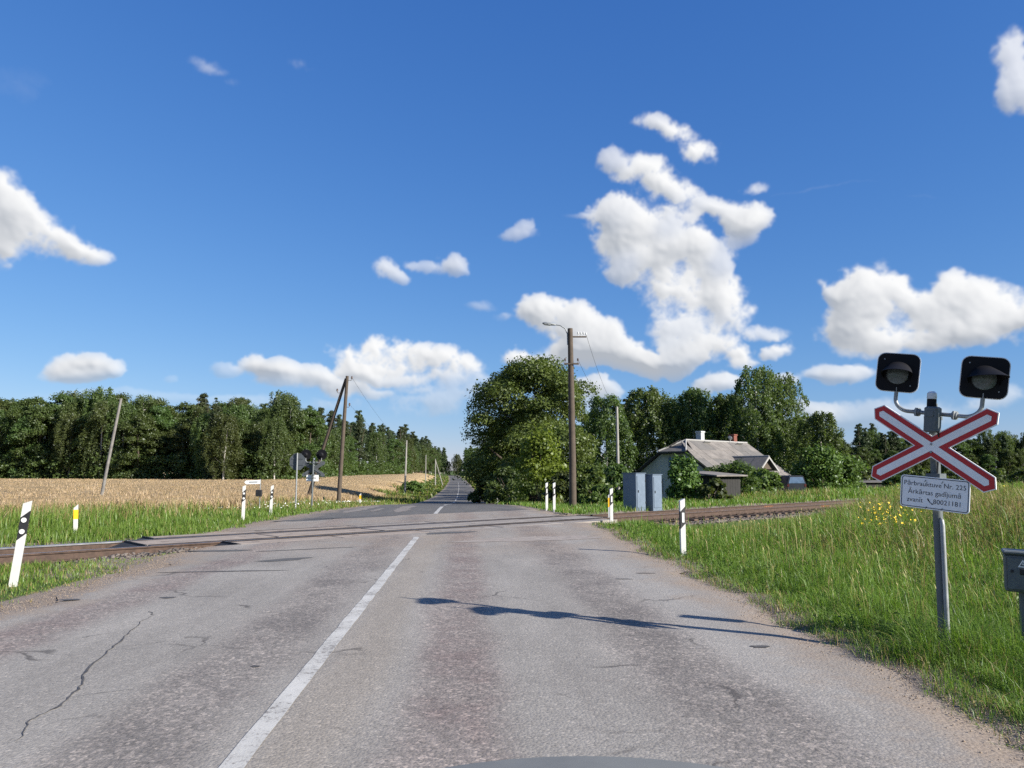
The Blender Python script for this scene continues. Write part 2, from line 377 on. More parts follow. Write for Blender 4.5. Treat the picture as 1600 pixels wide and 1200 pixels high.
def H(x, y, road=True):
    x = np.asarray(x, float); y = np.asarray(y, float); r = x-XC(y); s = S_(x, y)
    zr = ZR(y); zl = np.interp(y, [0, 60, 120, 250, 600, 2500], [-.05, -.05, 0, .4, 2.2, 9])
    wl = sstep(5, 16, -r); wr = sstep(4.6, 10, r)
    zt = -1.0*sstep(6, 17, s)*np.interp(y, [0, 300, 2500], [1, 1, -6])-.36*sstep(5, 7, r)*sstep(-1.8, -3, s)*sstep(-9, -5, s)*sstep(16, 11, x)+.32*sstep(8, 13, x)*sstep(-2.5, -6, s)*sstep(70, 40, x)
    z = zr+wl*(zl-zr)+wr*(zt-zr)
    z = z-.05*sstep(0, .7, np.where(r > 0, r-HW(y, 1), -r-HW(y, -1)))+.02
    z = z+.03*np.sin(x*.9+y*.37)*np.sin(y*.71-x*.23)*sstep(0, 2, np.where(r > 0, r-HW(y, 1), -r-HW(y, -1)))
    near = sstep(-1, -2, s)
    k = np.where(s > 0, sstep(2.3, 1.62, s), sstep(-2.9, -1.64, s)) if True else 0
    k = np.where(np.abs(s) < 1.64, 1.0, k*sstep(5, 6, np.abs(r)))
    z = z*(1-k)+(-.235)*k
    if road:
        u = np.where(r > 0, r/HW(y, 1), -r/HW(y, -1))
        z = z-(.10+.002*np.maximum(y-60, 0))*sstep(1.0, .90, u)*(1-k)
    return z
# ---- ground sheet
def axis(*seg):
    out = []
    for a, b, st in seg: out.append(np.arange(a, b, st))
    return np.concatenate(out+[[seg[-1][1]]])
gx = axis((-1500, -300, 100), (-300, -100, 12), (-100, -40, 3), (-40, -20, 1), (-20, 20, .4), (20, 40, 1), (40, 100, 3), (100, 300, 12), (300, 1500, 100))
gy = axis((-60, -4, 4), (-4, 46, .4), (46, 80, 1), (80, 130, 2.5), (130, 420, 8), (420, 3000, 120))
X, Y = np.meshgrid(gx, gy); Z = H(X, Y)
nx, ny = len(gx), len(gy)
I = np.arange(nx*ny).reshape(ny, nx)
F = np.stack([I[:-1, :-1], I[:-1, 1:], I[1:, 1:], I[1:, :-1]], -1).reshape(-1, 4)
t = NT('ground_soil_and_turf'); v = t.co(); at = t.n('ShaderNodeAttribute', attribute_name='grit').outputs['Fac']
n1 = t.noise(v, .35, 5, .65); n2 = t.noise(v, 7, 5, .7); n3 = t.noise(v, 60, 3)
turf = t.ramp(t.m('MULTIPLY_ADD', n2, .5, t.m('MULTIPLY', n1, .5)), [(.32, (.035, .058, .013)), (.5, (.06, .095, .02)), (.68, (.12, .135, .045))])
grit = t.ramp(t.noise(v, 38, 4, .75), [(.28, (.10, .078, .06)), (.5, (.21, .17, .135)), (.72, (.33, .285, .24))])
fac = t.mr(t.m('ADD', at, t.m('MULTIPLY_ADD', n2, .7, -.35)), .35, .65)
t.pbr(t.mix(fac, turf, grit), .95, 0, t.bump(n3, .5, .03), .2)
r_ = X-XC(Y); s_ = S_(X, Y); e_ = np.where(r_ > 0, r_-HW(Y, 1), -r_-HW(Y, -1))
g_ = np.maximum(sstep(.75, .1, e_)*sstep(70, 40, Y), np.maximum(sstep(2.9, 1.9, np.abs(s_)), sstep(3, 1.5, np.hypot(X+6.5, Y-13.3))*.9))
me = mesh_np('ground', np.stack([X, Y, Z], -1).reshape(-1, 3), F, t.mat, smooth=True)
a = me.attributes.new('grit', 'FLOAT', 'POINT'); a.data.foreach_set('value', g_.ravel().astype(np.float32))
tag(link('ground', me), kind='structure')
# ---- asphalt
def asphalt(name, far):
    t = NT(name); uv = t.n('ShaderNodeUVMap', uv_map='lane').outputs[0]; sp = t.n('ShaderNodeSeparateXYZ'); t.l(uv, sp.inputs[0]); r, y = sp.outputs[0], sp.outputs[1]
    eg = t.n('ShaderNodeAttribute', attribute_name='edge').outputs['Fac']
    big = t.noise(uv, .35, 5, .6); mid = t.noise(uv, 2.2, 6, .7); 
    st = t.n('ShaderNodeMapping'); st.inputs['Scale'].default_value = (1, .22, 1); t.l(uv, st.inputs[0]); streak = t.noise(st.outputs[0], 2.0, 6, .65)
    vo = t.n('ShaderNodeTexVoronoi'); vo.inputs['Scale'].default_value = 52; t.l(uv, vo.inputs['Vector'])
    vc = t.n('ShaderNodeSeparateColor'); t.l(vo.outputs['Color'], vc.inputs[0])
    sp2 = t.noise(uv, 95, 3, .8)
    if far: base = t.ramp(t.m('MULTIPLY_ADD', streak, .6, t.m('MULTIPLY', mid, .4)), [(.3, (.088, .085, .080)), (.7, (.142, .136, .126))])
    else: base = t.ramp(t.m('MULTIPLY_ADD', streak, .55, t.m('MULTIPLY', big, .45)), [(.32, (.198, .184, .165)), (.5, (.255, .239, .215)), (.68, (.320, .300, .270))])
    def band(c, w, wob=.35):
        d = t.m('ABSOLUTE', t.m('ADD', t.m('ADD', r, -c), t.m('MULTIPLY_ADD', big, wob*2, -wob)))
        return t.mr(d, w, w*.25)
    if not far:
        patch = t.mr(t.noise(uv, .9, 4, .7), .42, .66)
        for c, w, k in ((1.05, .42, .72), (2.75, .6, .72), (-.6, .55, .66), (-2.75, .5, .66)):
            b = t.m('MULTIPLY', t.m('MULTIPLY', band(c, w), t.m('MULTIPLY_ADD', patch, .6, .4)), k)
            tone = (.158, .122, .113) if c in (1.05, -2.75) else (.125, .116, .108)
            base = t.mix(b, base, tone)
        base = t.mix(t.m('MULTIPLY', band(3.45, .6), .35), base, (.32, .305, .28))
        base = t.mix(t.m('MULTIPLY', t.mr(t.noise(uv, 1.3, 5, .8), .60, .78), .45), base, (.16, .12, .115))
        base = t.mix(t.m('MULTIPLY', t.m('MULTIPLY', t.mr(y, 11.5, 17), t.mr(t.noise(uv, .8, 5, .7), .3, .6)), .6), base, (.25, .205, .165))
    if not far:                              # coarse bare stone in the wheel paths, sandy dust by the centre line
        bands = None
        for c, w in ((1.05, .5), (2.75, .7), (-.6, .6), (-2.75, .5)):
            b = band(c, w); bands = b if bands is None else t.m('MAXIMUM', bands, b)
        v2 = t.n('ShaderNodeTexVoronoi'); v2.inputs['Scale'].default_value = 40; t.l(uv, v2.inputs['Vector']); c2 = t.n('ShaderNodeSeparateColor'); t.l(v2.outputs['Color'], c2.inputs[0])
        coarse = t.ramp(c2.outputs[1], [(.0, (.35, .32, .31)), (.4, (.8, .76, .76)), (.75, (1.15, 1.05, 1.03)), (1, (2.3, 2.1, 2.0))])
        base = t.mix(t.m('MULTIPLY', bands, .42), base, t.mix(1.0, base, coarse, 'MULTIPLY'))
        base = t.mix(t.m('MULTIPLY', band(.32, .38, .25), .28), base, (.285, .235, .175))
    # stones of the surface dressing, larger where the tyres have polished them bare
    k = .30 if not far else .22
    stone = t.ramp(vc.outputs[0], [(.0, (.42, .40, .38)), (.45, (.95, .95, .95)), (.86, (1.15, 1.13, 1.1)), (1, (2.15, 2.05, 1.95))])
    base = t.mix(k, base, t.mix(1.0, base, stone, 'MULTIPLY'))
    base = t.mix(t.m('MULTIPLY', t.mr(sp2, .40, .30), .55), base, (.035, .033, .032))
    # hairline cracks and tar spots
    wv = t.n('ShaderNodeTexVoronoi'); wv.feature = 'DISTANCE_TO_EDGE'; wv.inputs['Scale'].default_value = .55
    wn = t.n('ShaderNodeTexNoise'); wn.inputs['Scale'].default_value = 1.6; wn.inputs['Detail'].default_value = 5; t.l(uv, wn.inputs['Vector'])
    wa = t.n('ShaderNodeVectorMath', operation='MULTIPLY_ADD'); t.l(wn.outputs['Color'], wa.inputs[0]); wa.inputs[1].default_value = (1.2, 1.2, 0); t.l(uv, wa.inputs[2]); t.l(wa.outputs[0], wv.inputs['Vector'])
    ck = t.m('MULTIPLY', t.mr(wv.outputs['Distance'], .014, .004), t.mr(t.noise(uv, .6, 3), .52, .62))
    base = t.mix(t.m('MULTIPLY', ck, .7), base, (.05, .045, .042))
    grit = t.ramp(t.noise(uv, 42, 4, .8), [(.25, (.135, .105, .08)), (.5, (.265, .212, .163)), (.75, (.38, .32, .26))])
    gf = t.mr(t.m('ADD', eg, t.m('MULTIPLY_ADD', t.noise(uv, 1.4, 6, .75), .5, -.25)),   .76, 1.0)
    base = t.mix(gf, base, grit)
    h = t.m('ADD', t.m('MULTIPLY', vo.outputs['Distance'], -.6), t.m('MULTIPLY', sp2, .5))
    t.pbr(base, .85, 0, t.bump(h, .45, .012), .3); return t.mat
M_['asphalt'] = asphalt('worn_asphalt', False); M_['asphalt_far'] = asphalt('newer_asphalt', True)
def road_sheet(name, y0, y1f, ysteps, mat):
    """y0/y1f: y limits, floats or functions of r; columns run across the road"""
    us = np.concatenate([np.linspace(-1, -.8, 6), np.linspace(-.72, .72, 19), np.linspace(.8, 1, 6)]); V = []; UV = []; E = []
    for q in ysteps:
        for u in us:
            side = 1 if u > 0 else -1; y = q
            for _ in range(4):
                w = float(HW(y, side)); r = u*w
                ya = y0(r) if callable(y0) else y0; yb = y1f(r) if callable(y1f) else y1f
                y = ya+(yb-ya)*q
            if abs(u) > .82: r += (.16*math.sin(y*1.9+u*3)+.12*math.sin(y*5.3+side)+.07*math.sin(y*13.1))*(abs(u)-.82)/.18*(1 if y < 60 else .5)
            V.append((float(XC(y))+r, y, float(ZR(y))+.02-.03*max(0, abs(u)-.9)/.1)); UV.append((r, y)); E.append(abs(u))
    n = len(us); m = len(ysteps); I = np.arange(n*m).reshape(m, n)
    F = np.stack([I[:-1, :-1], I[:-1, 1:], I[1:, 1:], I[1:, :-1]], -1).reshape(-1, 4)
    me = mesh_np(name, np.array(V), F, mat, smooth=True)
    uvl = me.uv_layers.new(name='lane'); uvl.data.foreach_set('uv', np.array(UV, np.float32)[F.ravel()].ravel())
    a = me.attributes.new('edge', 'FLOAT', 'POINT'); a.data.foreach_set('value', np.array(E, np.float32))
    return tag(link(name, me), kind='structure')
def y_at(s0):        # y on the road where the track offset equals s0
    def f(r):
        y = 20.0
        for _ in range(12): y = (s0+16.8+TY*(float(XC(y))+r))/TX
        return y
    return f
road = road_sheet('road', -6.0, y_at(-1.66), np.linspace(0, 1, 70), M_['asphalt'])
road2 = road_sheet('road', y_at(1.66), y_at(5.0), np.linspace(0, 1, 16), M_['asphalt'])
road3 = road_sheet('road', y_at(5.0), 462.0, np.linspace(0, 1, 150)**1.9, M_['asphalt_far'])
# ---- paint, patches, cracks: thin sheets 4 mm proud of the asphalt
def strip(name, pts, mat, parent, z=.004, seed=0, uvs=True):
    """pts: list of (left xy, right xy) pairs along the strip"""
    V = []; 
    for a, b in pts:
        for p in (a, b): V.append((p[0], p[1], float(ZR(p[1]))+.02+z))
    F = [(2*i, 2*i+1, 2*i+3, 2*i+2) for i in range(len(pts)-1)]
    return link(name, mesh_np(name, np.array(V), np.array(F), mat), parent)
t = NT('worn_white_road_paint'); v = t.co(); w = t.noise(v, 26, 5, .8); w2 = t.noise(v, 2.5, 4)
wear = t.mr(t.m('ADD', t.m('MULTIPLY', w, .75), t.m('MULTIPLY', w2, .35)), .42, .54)
t.pbr(t.mix(wear, (.17, .155, .14), t.ramp(w2, [(.3, (.38, .37, .34)), (.7, (.50, .49, .455))])), .7, 0, t.bump(t.noise(v, 70, 3), .4, .006), .3); M_['paint'] = t.mat
def line(y0, y1, w, parent, r0=0.0, r1=0.0, n=24):
    ys = np.linspace(y0, y1, n); rng = random.Random(int(y0*10)); P = []
    for i, y in enumerate(ys):
        r = r0+(r1-r0)*i/(n-1); x = float(XC(y)); j = lambda: rng.uniform(-.006, .006)
        P.append(((x+r-w/2+j(), y), (x+r+w/2+j(), y)))
    return strip('lane_line', P, M_['paint'], parent)
line(-3, 17.4, .125, road, n=90)
line(27.2, 34.5, .14, road3, n=16); line(37.5, 56, .13, road3, n=12)
for k in range(12): line(62+k*16, 72+k*16, .13, road3, n=6)
M_['tar'] = plain('bitumen_seal', (.075, .07, .065), .7, var=.35, scale=14)
M_['patch_light'] = plain('pale_worn_patch', (.27, .235, .205), .9, var=.25, scale=6, bump=.5, bscale=70, dirt=(.17, .15, .135))
M_['patch_dark'] = plain('dark_asphalt_patch', (.085, .083, .08), .85, var=.25, scale=6, bump=.5, bscale=80, dirt=(.13, .12, .11))
def crack(pts, w, parent, seed):
    rng = random.Random(seed); P = []; q = []
    for i in range(len(pts)-1):
        for k in range(9):
            f = k/9; q.append((pts[i][0]+(pts[i+1][0]-pts[i][0])*f, pts[i][1]+(pts[i+1][1]-pts[i][1])*f))
    q.append(pts[-1])
    dx = 0; out = []
    for i, p in enumerate(q):
        dx += rng.uniform(-.025, .025); dx *= .85
        ww = w*rng.uniform(.5, 1.3)*min(1, .25+3*min(i, len(q)-1-i)/len(q)); out.append(((p[0]+dx-ww, p[1]), (p[0]+dx+ww, p[1])))
    return strip('crack_seal', out, M_['tar'], parent)
crack([(-3.60, 7.95), (-3.48, 7.2), (-3.30, 6.5), (-3.08, 5.65), (-2.84, 5.11), (-2.80, 4.7), (-2.66, 4.3)], .008, road, 3)
crack([(-3.30, 6.5), (-2.95, 6.75), (-2.75, 6.7)], .004, road, 5); crack([(-2.84, 5.11), (-2.5, 5.3), (-2.2, 5.25)], .004, road, 6); crack([(-3.48, 7.2), (-3.7, 6.9), (-4.1, 6.8)], .004, road, 7)
crack([(-3.75, 8.2), (-3.60, 7.95)], .008, road, 4)
def blotch(cx, cy, rx, ry, ang, mat, parent, seed, name='asphalt_patch', z=.004):
    rng = random.Random(seed); n = 22; V = [(cx, cy)]; ph = [rng.uniform(0, 6.28) for _ in range(4)]
    for k in range(n):
        a = 2*math.pi*k/n; q = 1+.16*math.sin(2*a+ph[0])+.12*math.sin(3*a+ph[1])+.1*math.sin(5*a+ph[2])+.06*math.sin(9*a+ph[3])
        dx, dy = rx*q*math.cos(a), ry*q*math.sin(a); V.append((cx+dx*math.cos(ang)-dy*math.sin(ang), cy+dx*math.sin(ang)+dy*math.cos(ang)))
    V = [(x, y, float(ZR(y))+.02+z) for x, y in V]
    return link(name, mesh_np(name, np.array(V), np.array([(0, 1+k, 1+(k+1) % n) for k in range(n)]), mat), parent)
blotch(-5.35, 14.35, .50, .17, .1, M_['patch_dark'], road, 1); blotch(-3.75, 12.9, .45, .16, .6, M_['patch_dark'], road, 2)
blotch(-4.2, 11.4, .75, .05, .15, M_['tar'], road, 3); blotch(-3.9, 14.6, .8, .06, .5, M_['patch_dark'], road, 4)
blotch(-5.0, 8.9, .14, .05, .2, M_['tar'], road, 5); blotch(-3.95, 9.05, .10, .05, 0, M_['tar'], road, 6); blotch(-1.9, 5.9, .03, .03, 0, M_['tar'], road, 7)
blotch(2.05, 6.55, .07, .05, 0, M_['tar'], road, 8); blotch(1.9, 11.2, .13, .03, 0, M_['tar'], road, 9); blotch(1.5, 10.6, .12, .03, 0, M_['tar'], road, 10)
M_['patch_far'] = plain('pale_worn_strip', (.19, .17, .152), .9, var=.3, scale=4, bump=.5, bscale=70, dirt=(.12, .112, .105))
for k, (xa, ya, xb, yb, w) in enumerate(((-6.0, 27.9, -6.1, 35.5, .55), (-5.2, 28.9, -5.3, 32.0, .28), (-4.15, 28.4, -4.75, 36.5, .62))):
    rg = random.Random(k); P = []
    for i in range(25): f = i/24; ww = w*min(1, .3+4*min(f, 1-f))*rg.uniform(.7, 1.1); x_, y_ = xa+(xb-xa)*f+rg.uniform(-.06, .06), ya+(yb-ya)*f; P.append(((x_-ww/2, y_), (x_+ww/2, y_)))
    strip('worn_strip', P, M_['patch_far'], road3)
blotch(-5.0, 25.2, 1.5, .5, .75, M_['patch_dark'], road2, 14); blotch(-6.2, 23.6, 1.1, .35, .7, M_['patch_dark'], road2, 15); blotch(-1.5, 18.6, .6, .3, .7, M_['patch_dark'], road, 16)
blotch(.5, 16.9, 1.6, .5, .5, M_['patch_light'], road, 17)
# ------------------------------------------------------------------ railway
track = link('railway_track', None); tag(track, kind='structure')
def rail_mesh(t0, t1, shine=(7,)):
    p = [(-.066, 0), (.066, 0), (.066, .012), (.012, .030), (.009, .125), (.034, .140), (.036, .165), (.026, .172), (-.026, .172), (-.036, .165), (-.034, .140), (-.009, .125), (-.012, .030), (-.066, .012)]
    m = MB(); ts = np.linspace(t0, t1, 40); n = len(p); V = []; Fs = []; mi = []
    for a in ts:
        for q in p: V.append((a, q[0], q[1]))
    for i in range(len(ts)-1):
        for k in range(n): Fs.append((i*n+k, i*n+(k+1) % n, (i+1)*n+(k+1) % n, (i+1)*n+k)); mi.append(1 if k in shine else 0)
    m.v = V; m.f = Fs; m.m = mi
    return m.mesh('rail', [M_['rust'], M_['railtop']])
track.location = on_track(0, 0, 0); track.rotation_euler = (0, 0, TRK)
link('rail', rail_mesh(-60, 260), track, (0, -.78, -.15)); link('rail', rail_mesh(5.2, 260), track, (0, .78, -.15)); link('rail', rail_mesh(-62.82, 5.2, (6, 7, 8, 9)), track, (0, .78, -.15))  # left far piece: polish widened over the head edges to place its glint
m = MB(); m.box((0, 0, -.08), (.25, 2.72, .17), bev=.015)
for s in (-.78, .78):
    m.box((0, s, .008), (.17, .30, .016))
    for dx, dy in ((-.05, .09), (.05, -.09), (.05, .09), (-.05, -.09)): m.box((dx, s+dy, .03), (.03, .03, .04))
slm = m.mesh('sleeper', M_['sleeper']); rng = random.Random(4)
for k in range(-12, 110):
    tt = k*.58+rng.uniform(-.02, .02)
    if 5.3 < tt < 19.0: continue
    o = link('sleeper', slm, track, (tt, rng.uniform(-.03, .03), -.168)); o.rotation_euler = (0, 0, rng.uniform(-.02, .02))
m = MB(); m.box((0, 0, .085), (.8, .045, .07), bev=.01)
for dx in (-.3, -.1, .1, .3): m.tube([(dx, -.045, .085), (dx, .045, .085)], .014, 6)
fpm = m.mesh('fishplate', plain('fresh_rust', (.16, .075, .038), .8, var=.3, scale=12))
for tt, s in ((32.0, .78), (34.2, -.78), (2.2, .78)): link('fishplate', fpm, track, (tt, s, -.15))
# concrete deck: every slab its own part
deck = thing('crossing_deck', 'worn concrete slab deck of the level crossing between the rails', 'level crossing', on_track(0, 0, 0), TRK)
M_['slab'] = plain('crossing_concrete', (.28, .232, .19), .85, var=.22, scale=2.2, bump=.6, bscale=45, dirt=(.17, .145, .125))
M_['slab2'] = plain('crossing_concrete_grey', (.25, .222, .194), .85, var=.25, scale=1.7, bump=.6, bscale=45, dirt=(.15, .135, .12))
rng = random.Random(8)
for lane, (s0, s1, a0, a1) in enumerate(((-.53, .53, 5.25, 19.2), (1.02, 1.615, 5.9, 18.9), (-1.615, -1.02, 6.7, 18.6))):
    n = 5; L = (a1-a0)/n
    for k in range(n):
        z1 = (.026 if lane == 0 else .017)+rng.uniform(-.003, .003)
        m = MB(); m.box((0, 0, z1-.09), (L-.07, s1-s0, .18), bev=.004)
        for dx in (-L*.3, L*.3):
            m.box((dx, 0, z1-.001), (.16, .05, .004), mi=1)
        o = m.build('slab', [M_['slab'] if k in (0, 1) else M_['slab2'], M_['rust']], deck, loc=(a0+L*(k+.5), (s0+s1)/2, 0)); o.rotation_euler = (rng.uniform(-.004, .004), rng.uniform(-.003, .003), rng.uniform(-.003, .003))
M_['filler'] = plain('dirty_rubber_filler', (.05, .040, .033), .95, var=.4, scale=3, bump=.3, dirt=(.085, .068, .055), spec=.05)
for s0, s1, a0, a1 in ((.54, .715, 5.3, 19.1), (-.715, -.54, 5.3, 19.1), (.835, 1.01, 5.95, 18.85), (-1.01, -.835, 6.75, 18.55)):
    for k in range(9): L = (a1-a0)/9; MB().box((a0+L*(k+.5), (s0+s1)/2, -.066), (L-.012, s1-s0, .18), bev=.003).build('rubber_filler', M_['filler'], deck)
for (s0, s1, a0, sg) in ((-.66, .66, 5.25, -1), (.85, 1.6, 5.9, -1), (-1.6, -.85, 6.7, -1), (-.66, .66, 19.2, 1)):
    m = MB(); w = s1-s0
    m.add([(0, -w/2, .02), (0, w/2, .02), (sg*.55, -w/2, -.17), (sg*.55, w/2, -.17), (0, -w/2, -.19), (0, w/2, -.19)], [(0, 1, 3, 2), (0, 2, 4), (1, 5, 3), (2, 3, 5, 4)])
    m.box((sg*.02, 0, -.03), (.04, w, .13))
    m.build('end_ramp', M_['rubber'], deck, loc=(a0, (s0+s1)/2, 0))
# ballast: broken stone beside and between the sleepers
M_['ballast'] = plain('ballast_stone', (.115, .098, .085), .9, var=.5, scale=1.5, bump=.4, bscale=60)
rng = np.random.default_rng(21)
def stones(name, P, size, mat, parent=None):
    n = len(P); base = np.array([(1, 0, -.2), (-.5, .87, -.15), (-.5, -.87, -.25), (.5, .6, .55), (-.75, .1, .5), (.35, -.7, .6)])
    fac = np.array([(0, 2, 1), (0, 1, 3), (1, 4, 3), (1, 2, 4), (2, 5, 4), (2, 0, 5), (0, 3, 5), (3, 4, 5)])
    a = rng.uniform(0, 6.28, n); c, s = np.cos(a), np.sin(a); sz = size*rng.uniform(.5, 1.3, n); jit = rng.uniform(.75, 1.25, (n, 6, 3))
    b = base[None]*jit*sz[:, None, None]; b[:, :, 2] *= .7
    x = b[..., 0]*c[:, None]-b[..., 1]*s[:, None]; y = b[..., 0]*s[:, None]+b[..., 1]*c[:, None]
    V = np.stack([x, y, b[..., 2]], -1)+P[:, None, :]
    F = (fac[None]+6*np.arange(n)[:, None, None]).reshape(-1, 3)
    return tag(link(name, mesh_np(name, V.reshape(-1, 3), F, mat), parent), kind='stuff')
tt = np.concatenate([rng.uniform(18.5, 60, 9000), rng.uniform(-3, 6.5, 3200)]); ss = rng.uniform(-2.5, 2.0, len(tt))
px = TX*tt-TY*(ss+16.8); pyy = TY*tt+TX*(ss+16.8)
o = stones('ballast', np.stack([px, pyy, H(px, pyy)+.01], -1), .045, M_['ballast']); tag(o, 'broken grey brown ballast stones along the railway track', 'ballast')
# loose grit along the road edges
n = 9000; yy = rng.uniform(3.4, 20, n); sd_ = np.where(rng.random(n) < .6, 1, -1)
w = np.where(sd_ > 0, HW(yy, 1), HW(yy, -1)); rr = sd_*(w-np.abs(rng.normal(0, .28, n))+.1); xx = XC(yy)+rr
keep = S_(xx, yy) < -1.7
o = stones('gravel', np.stack([xx, yy, ZR(yy)+.016], -1)[keep], .0075, plain('roadside_grit', (.25, .195, .145), .9, var=.35, scale=3), None); tag(o, 'loose sandy grit scattered along the road edges', 'gravel')
# ------------------------------------------------------------------ crossing signals
def gz(x, y): return float(H(x, y))
def rrect(w, h, r, n=5):
    P = []
    for cx, cy, a0 in ((w/2-r, h/2-r, 0), (-w/2+r, h/2-r, 90), (-w/2+r, -h/2+r, 180), (w/2-r, -h/2+r, 270)):
        for k in range(n+1): a = R(a0+90*k/n); P.append((cx+r*math.cos(a), cy+r*math.sin(a)))
    return P
def circ(r, n=28): return [(r*math.cos(2*math.pi*k/n), r*math.sin(2*math.pi*k/n)) for k in range(n)]
def xpoly(w, T, Ls, th, o=0.0):
    al = math.atan2(w, T-Ls); T = T-o/math.sin(al); w = w-o; Ls = T-w/math.tan(al); P = []
    dirs = [th, math.pi-th, math.pi+th, 2*math.pi-th]
    for i, a in enumerate(dirs):
        u = (math.cos(a), math.sin(a)); p = (-u[1], u[0]); b = dirs[(i+1) % 4]+(2*math.pi if i == 3 else 0)
        P += [(u[0]*Ls-p[0]*w, u[1]*Ls-p[1]*w), (u[0]*T, u[1]*T), (u[0]*Ls+p[0]*w, u[1]*Ls+p[1]*w)]
        half = (b-a)/2; mid = (a+b)/2; dd = w/math.sin(half); P.append((math.cos(mid)*dd, math.sin(mid)*dd))
    return P
def text_mesh(s, size, mat, name='lettering', align='CENTER', cw=1.0):
    cu = bpy.data.curves.new('t', 'FONT'); cu.body = s; cu.size = size; cu.align_x = align; cu.align_y = 'CENTER'; cu.extrude = .0002; cu.space_character = cw; cu.resolution_u = 3
    o = bpy.data.objects.new('t', cu); COL.objects.link(o); bpy.context.view_layer.update()
    me = bpy.data.meshes.new_from_object(o.evaluated_get(bpy.context.evaluated_depsgraph_get())); bpy.data.objects.remove(o); bpy.data.curves.remove(cu)
    me.name = name; me.materials.clear(); me.materials.append(mat); return me
FRONT = Matrix.Rotation(R(90), 3, 'X')
def signal(label, loc, rz, tilt, rnd, plate_text):
    root = thing('crossing_signal', label, 'crossing signal', loc, 0)
    root.rotation_euler = (0, tilt, rz)
    m = MB(); m.tube([(0, 0, -.4), (0, 0, 1.0), (0, 0, 2.02)], .037, 16); m.box((0, .0, 1.42), (.11, .13, .05)); m.box((0, 0, 1.30), (.1, .12, .03)); m.box((0, 0, 1.9), (.1, .12, .03))
    m.build('post', M_['greypaint'], root, True)
    if not rnd:
        m = MB(); m.tube([(.045, -.035, -.3), (.045, -.035, 1.02), (.040, -.03, 1.07), (.028, -.02, 1.09)], [.019, .019, .016, .005], 10); m.build('cable_conduit', M_['galv'], root, True)
    # crossbuck in three stacked sheets: white rim, red band, white core
    g = link('crossbuck', None, root, (0, -.075, 1.665))
    th = R(31.5); w, T, Ls = .074, .565, .51
    MB().prism(xpoly(w, T, Ls, th), 0, .012).build('backing', [M_['sign_white'] if not rnd else M_['sign_back']], g)
    MB().prism(xpoly(w, T, Ls, th, .008), -.0028, -.0002).build('red_band', M_['sign_red'], g)
    MB().prism(xpoly(w, T, Ls, th, .046), -.0056, -.003).build('white_core', M_['sign_white'], g)
    m = MB()
    for a in (th, -th):
        m.box((math.cos(a)*.0, .02, 0), (.8, .02, .03), Matrix.Rotation(-a, 3, 'Y'))
    m.build('stiffener', M_['sign_back'], g)
    # plate under it
    pl = link('number_plate', None, root, (.035, -.075, 1.285))
    W, Hh = (.53, .264)
    MB().prism(rrect(W, Hh, .028), 0, .006).build('panel', [M_['sign_white']], pl)
    if plate_text:
        n = len(rrect(W-.018, Hh-.018, .02)); a = rrect(W-.016, Hh-.016, .021); b = rrect(W-.028, Hh-.028, .016); m = MB()
        m.add([(p[0], -.0008, p[1]) for p in a]+[(p[0], -.0008, p[1]) for p in b], [(i, (i+1) % n, n+(i+1) % n, n+i) for i in range(n)]); m.build('border_line', M_['ink'], pl)
        for k, (tx, zz, sz, xo) in enumerate((('Pārbrauktuve Nr. 225', .068, .0535, 0), ('Ārkārtas gadījumā', .0, .0540, 0), ('zvanīt', -.067, .0540, -.148), ('80021181', -.067, .0540, .102))):
            o = link('lettering', text_mesh(tx, sz, M_['ink']), pl, (xo, -.0009, zz)); o.rotation_euler = (R(90), 0, 0)
        m = MB(); P = []; 
        for k in range(9): f = k/8; a = R(140+80*f); P.append((-.045+.042*f+.004*math.cos(a*1.2), -.003, -.045-.043*f-.010*math.sin(math.pi*f)))
        rad = [.0045, .0068, .0048, .0034, .003, .0034, .0048, .0068, .0045]
        vs = []
        for i, p in enumerate(P): nx_, nz_ = .71, .71; vs += [(p[0]+nx_*rad[i], -.0009, p[2]+nz_*rad[i]), (p[0]-nx_*rad[i], -.0009, p[2]-nz_*rad[i])]
        m.add(vs, [(2*i, 2*i+1, 2*i+3, 2*i+2) for i in range(8)]); m.build('handset_symbol', M_['ink'], pl)
        for bx, bz in ((-.075, .098), (.055, .098), (-.062, -.118), (.058, -.118)): MB().tube([(bx, -.007, bz-.012), (bx+.008, -.007, bz+.002), (bx+.012, -.007, bz+.008)], [.0018, .003, .0018], 5).build('fixing', M_['greypaint'], pl)
    else:
        MB().box((-.09, .009, 0), (.14, .006, .022)).build('bracket', M_['black'], pl); MB().box((.12, .009, 0), (.14, .006, .022)).build('bracket', M_['black'], pl)
    # control box, bell
    m = MB(); m.box((0.01, -.10, 1.885), (.105, .10, .21), bev=.012); m.box((.01, -.153, 1.93), (.05, .006, .05), bev=.002); m.build('control_box', M_['greypaint'], root)
    m = MB(); m.lathe([(.036, 1.99), (.036, 2.055)], 16, Matrix.Translation((-.03, -.03, 0))); b = m.build('bell', M_['blackmatt'], root, True)
    m = MB(); m.lathe([(.036, 2.057), (.038, 2.07), (.036, 2.105), (.02, 2.12), (.002, 2.122)], 16, Matrix.Translation((-.03, -.03, 0))); m.build('clear_cap', M_['glasscap'], b, True)
    MB().tube([(.05, -.09, 1.79), (.055, -.07, 1.74), (.045, -.045, 1.70), (.04, -.042, 1.45)], .007, 6).build('cable', M_['black'], root, True)
    for bx, bz in ((0, .02), (0, -.045)): MB().tube([(bx, -.012, bz), (bx, -.005, bz)], .009, 8).build('bolt', M_['galv'], g)
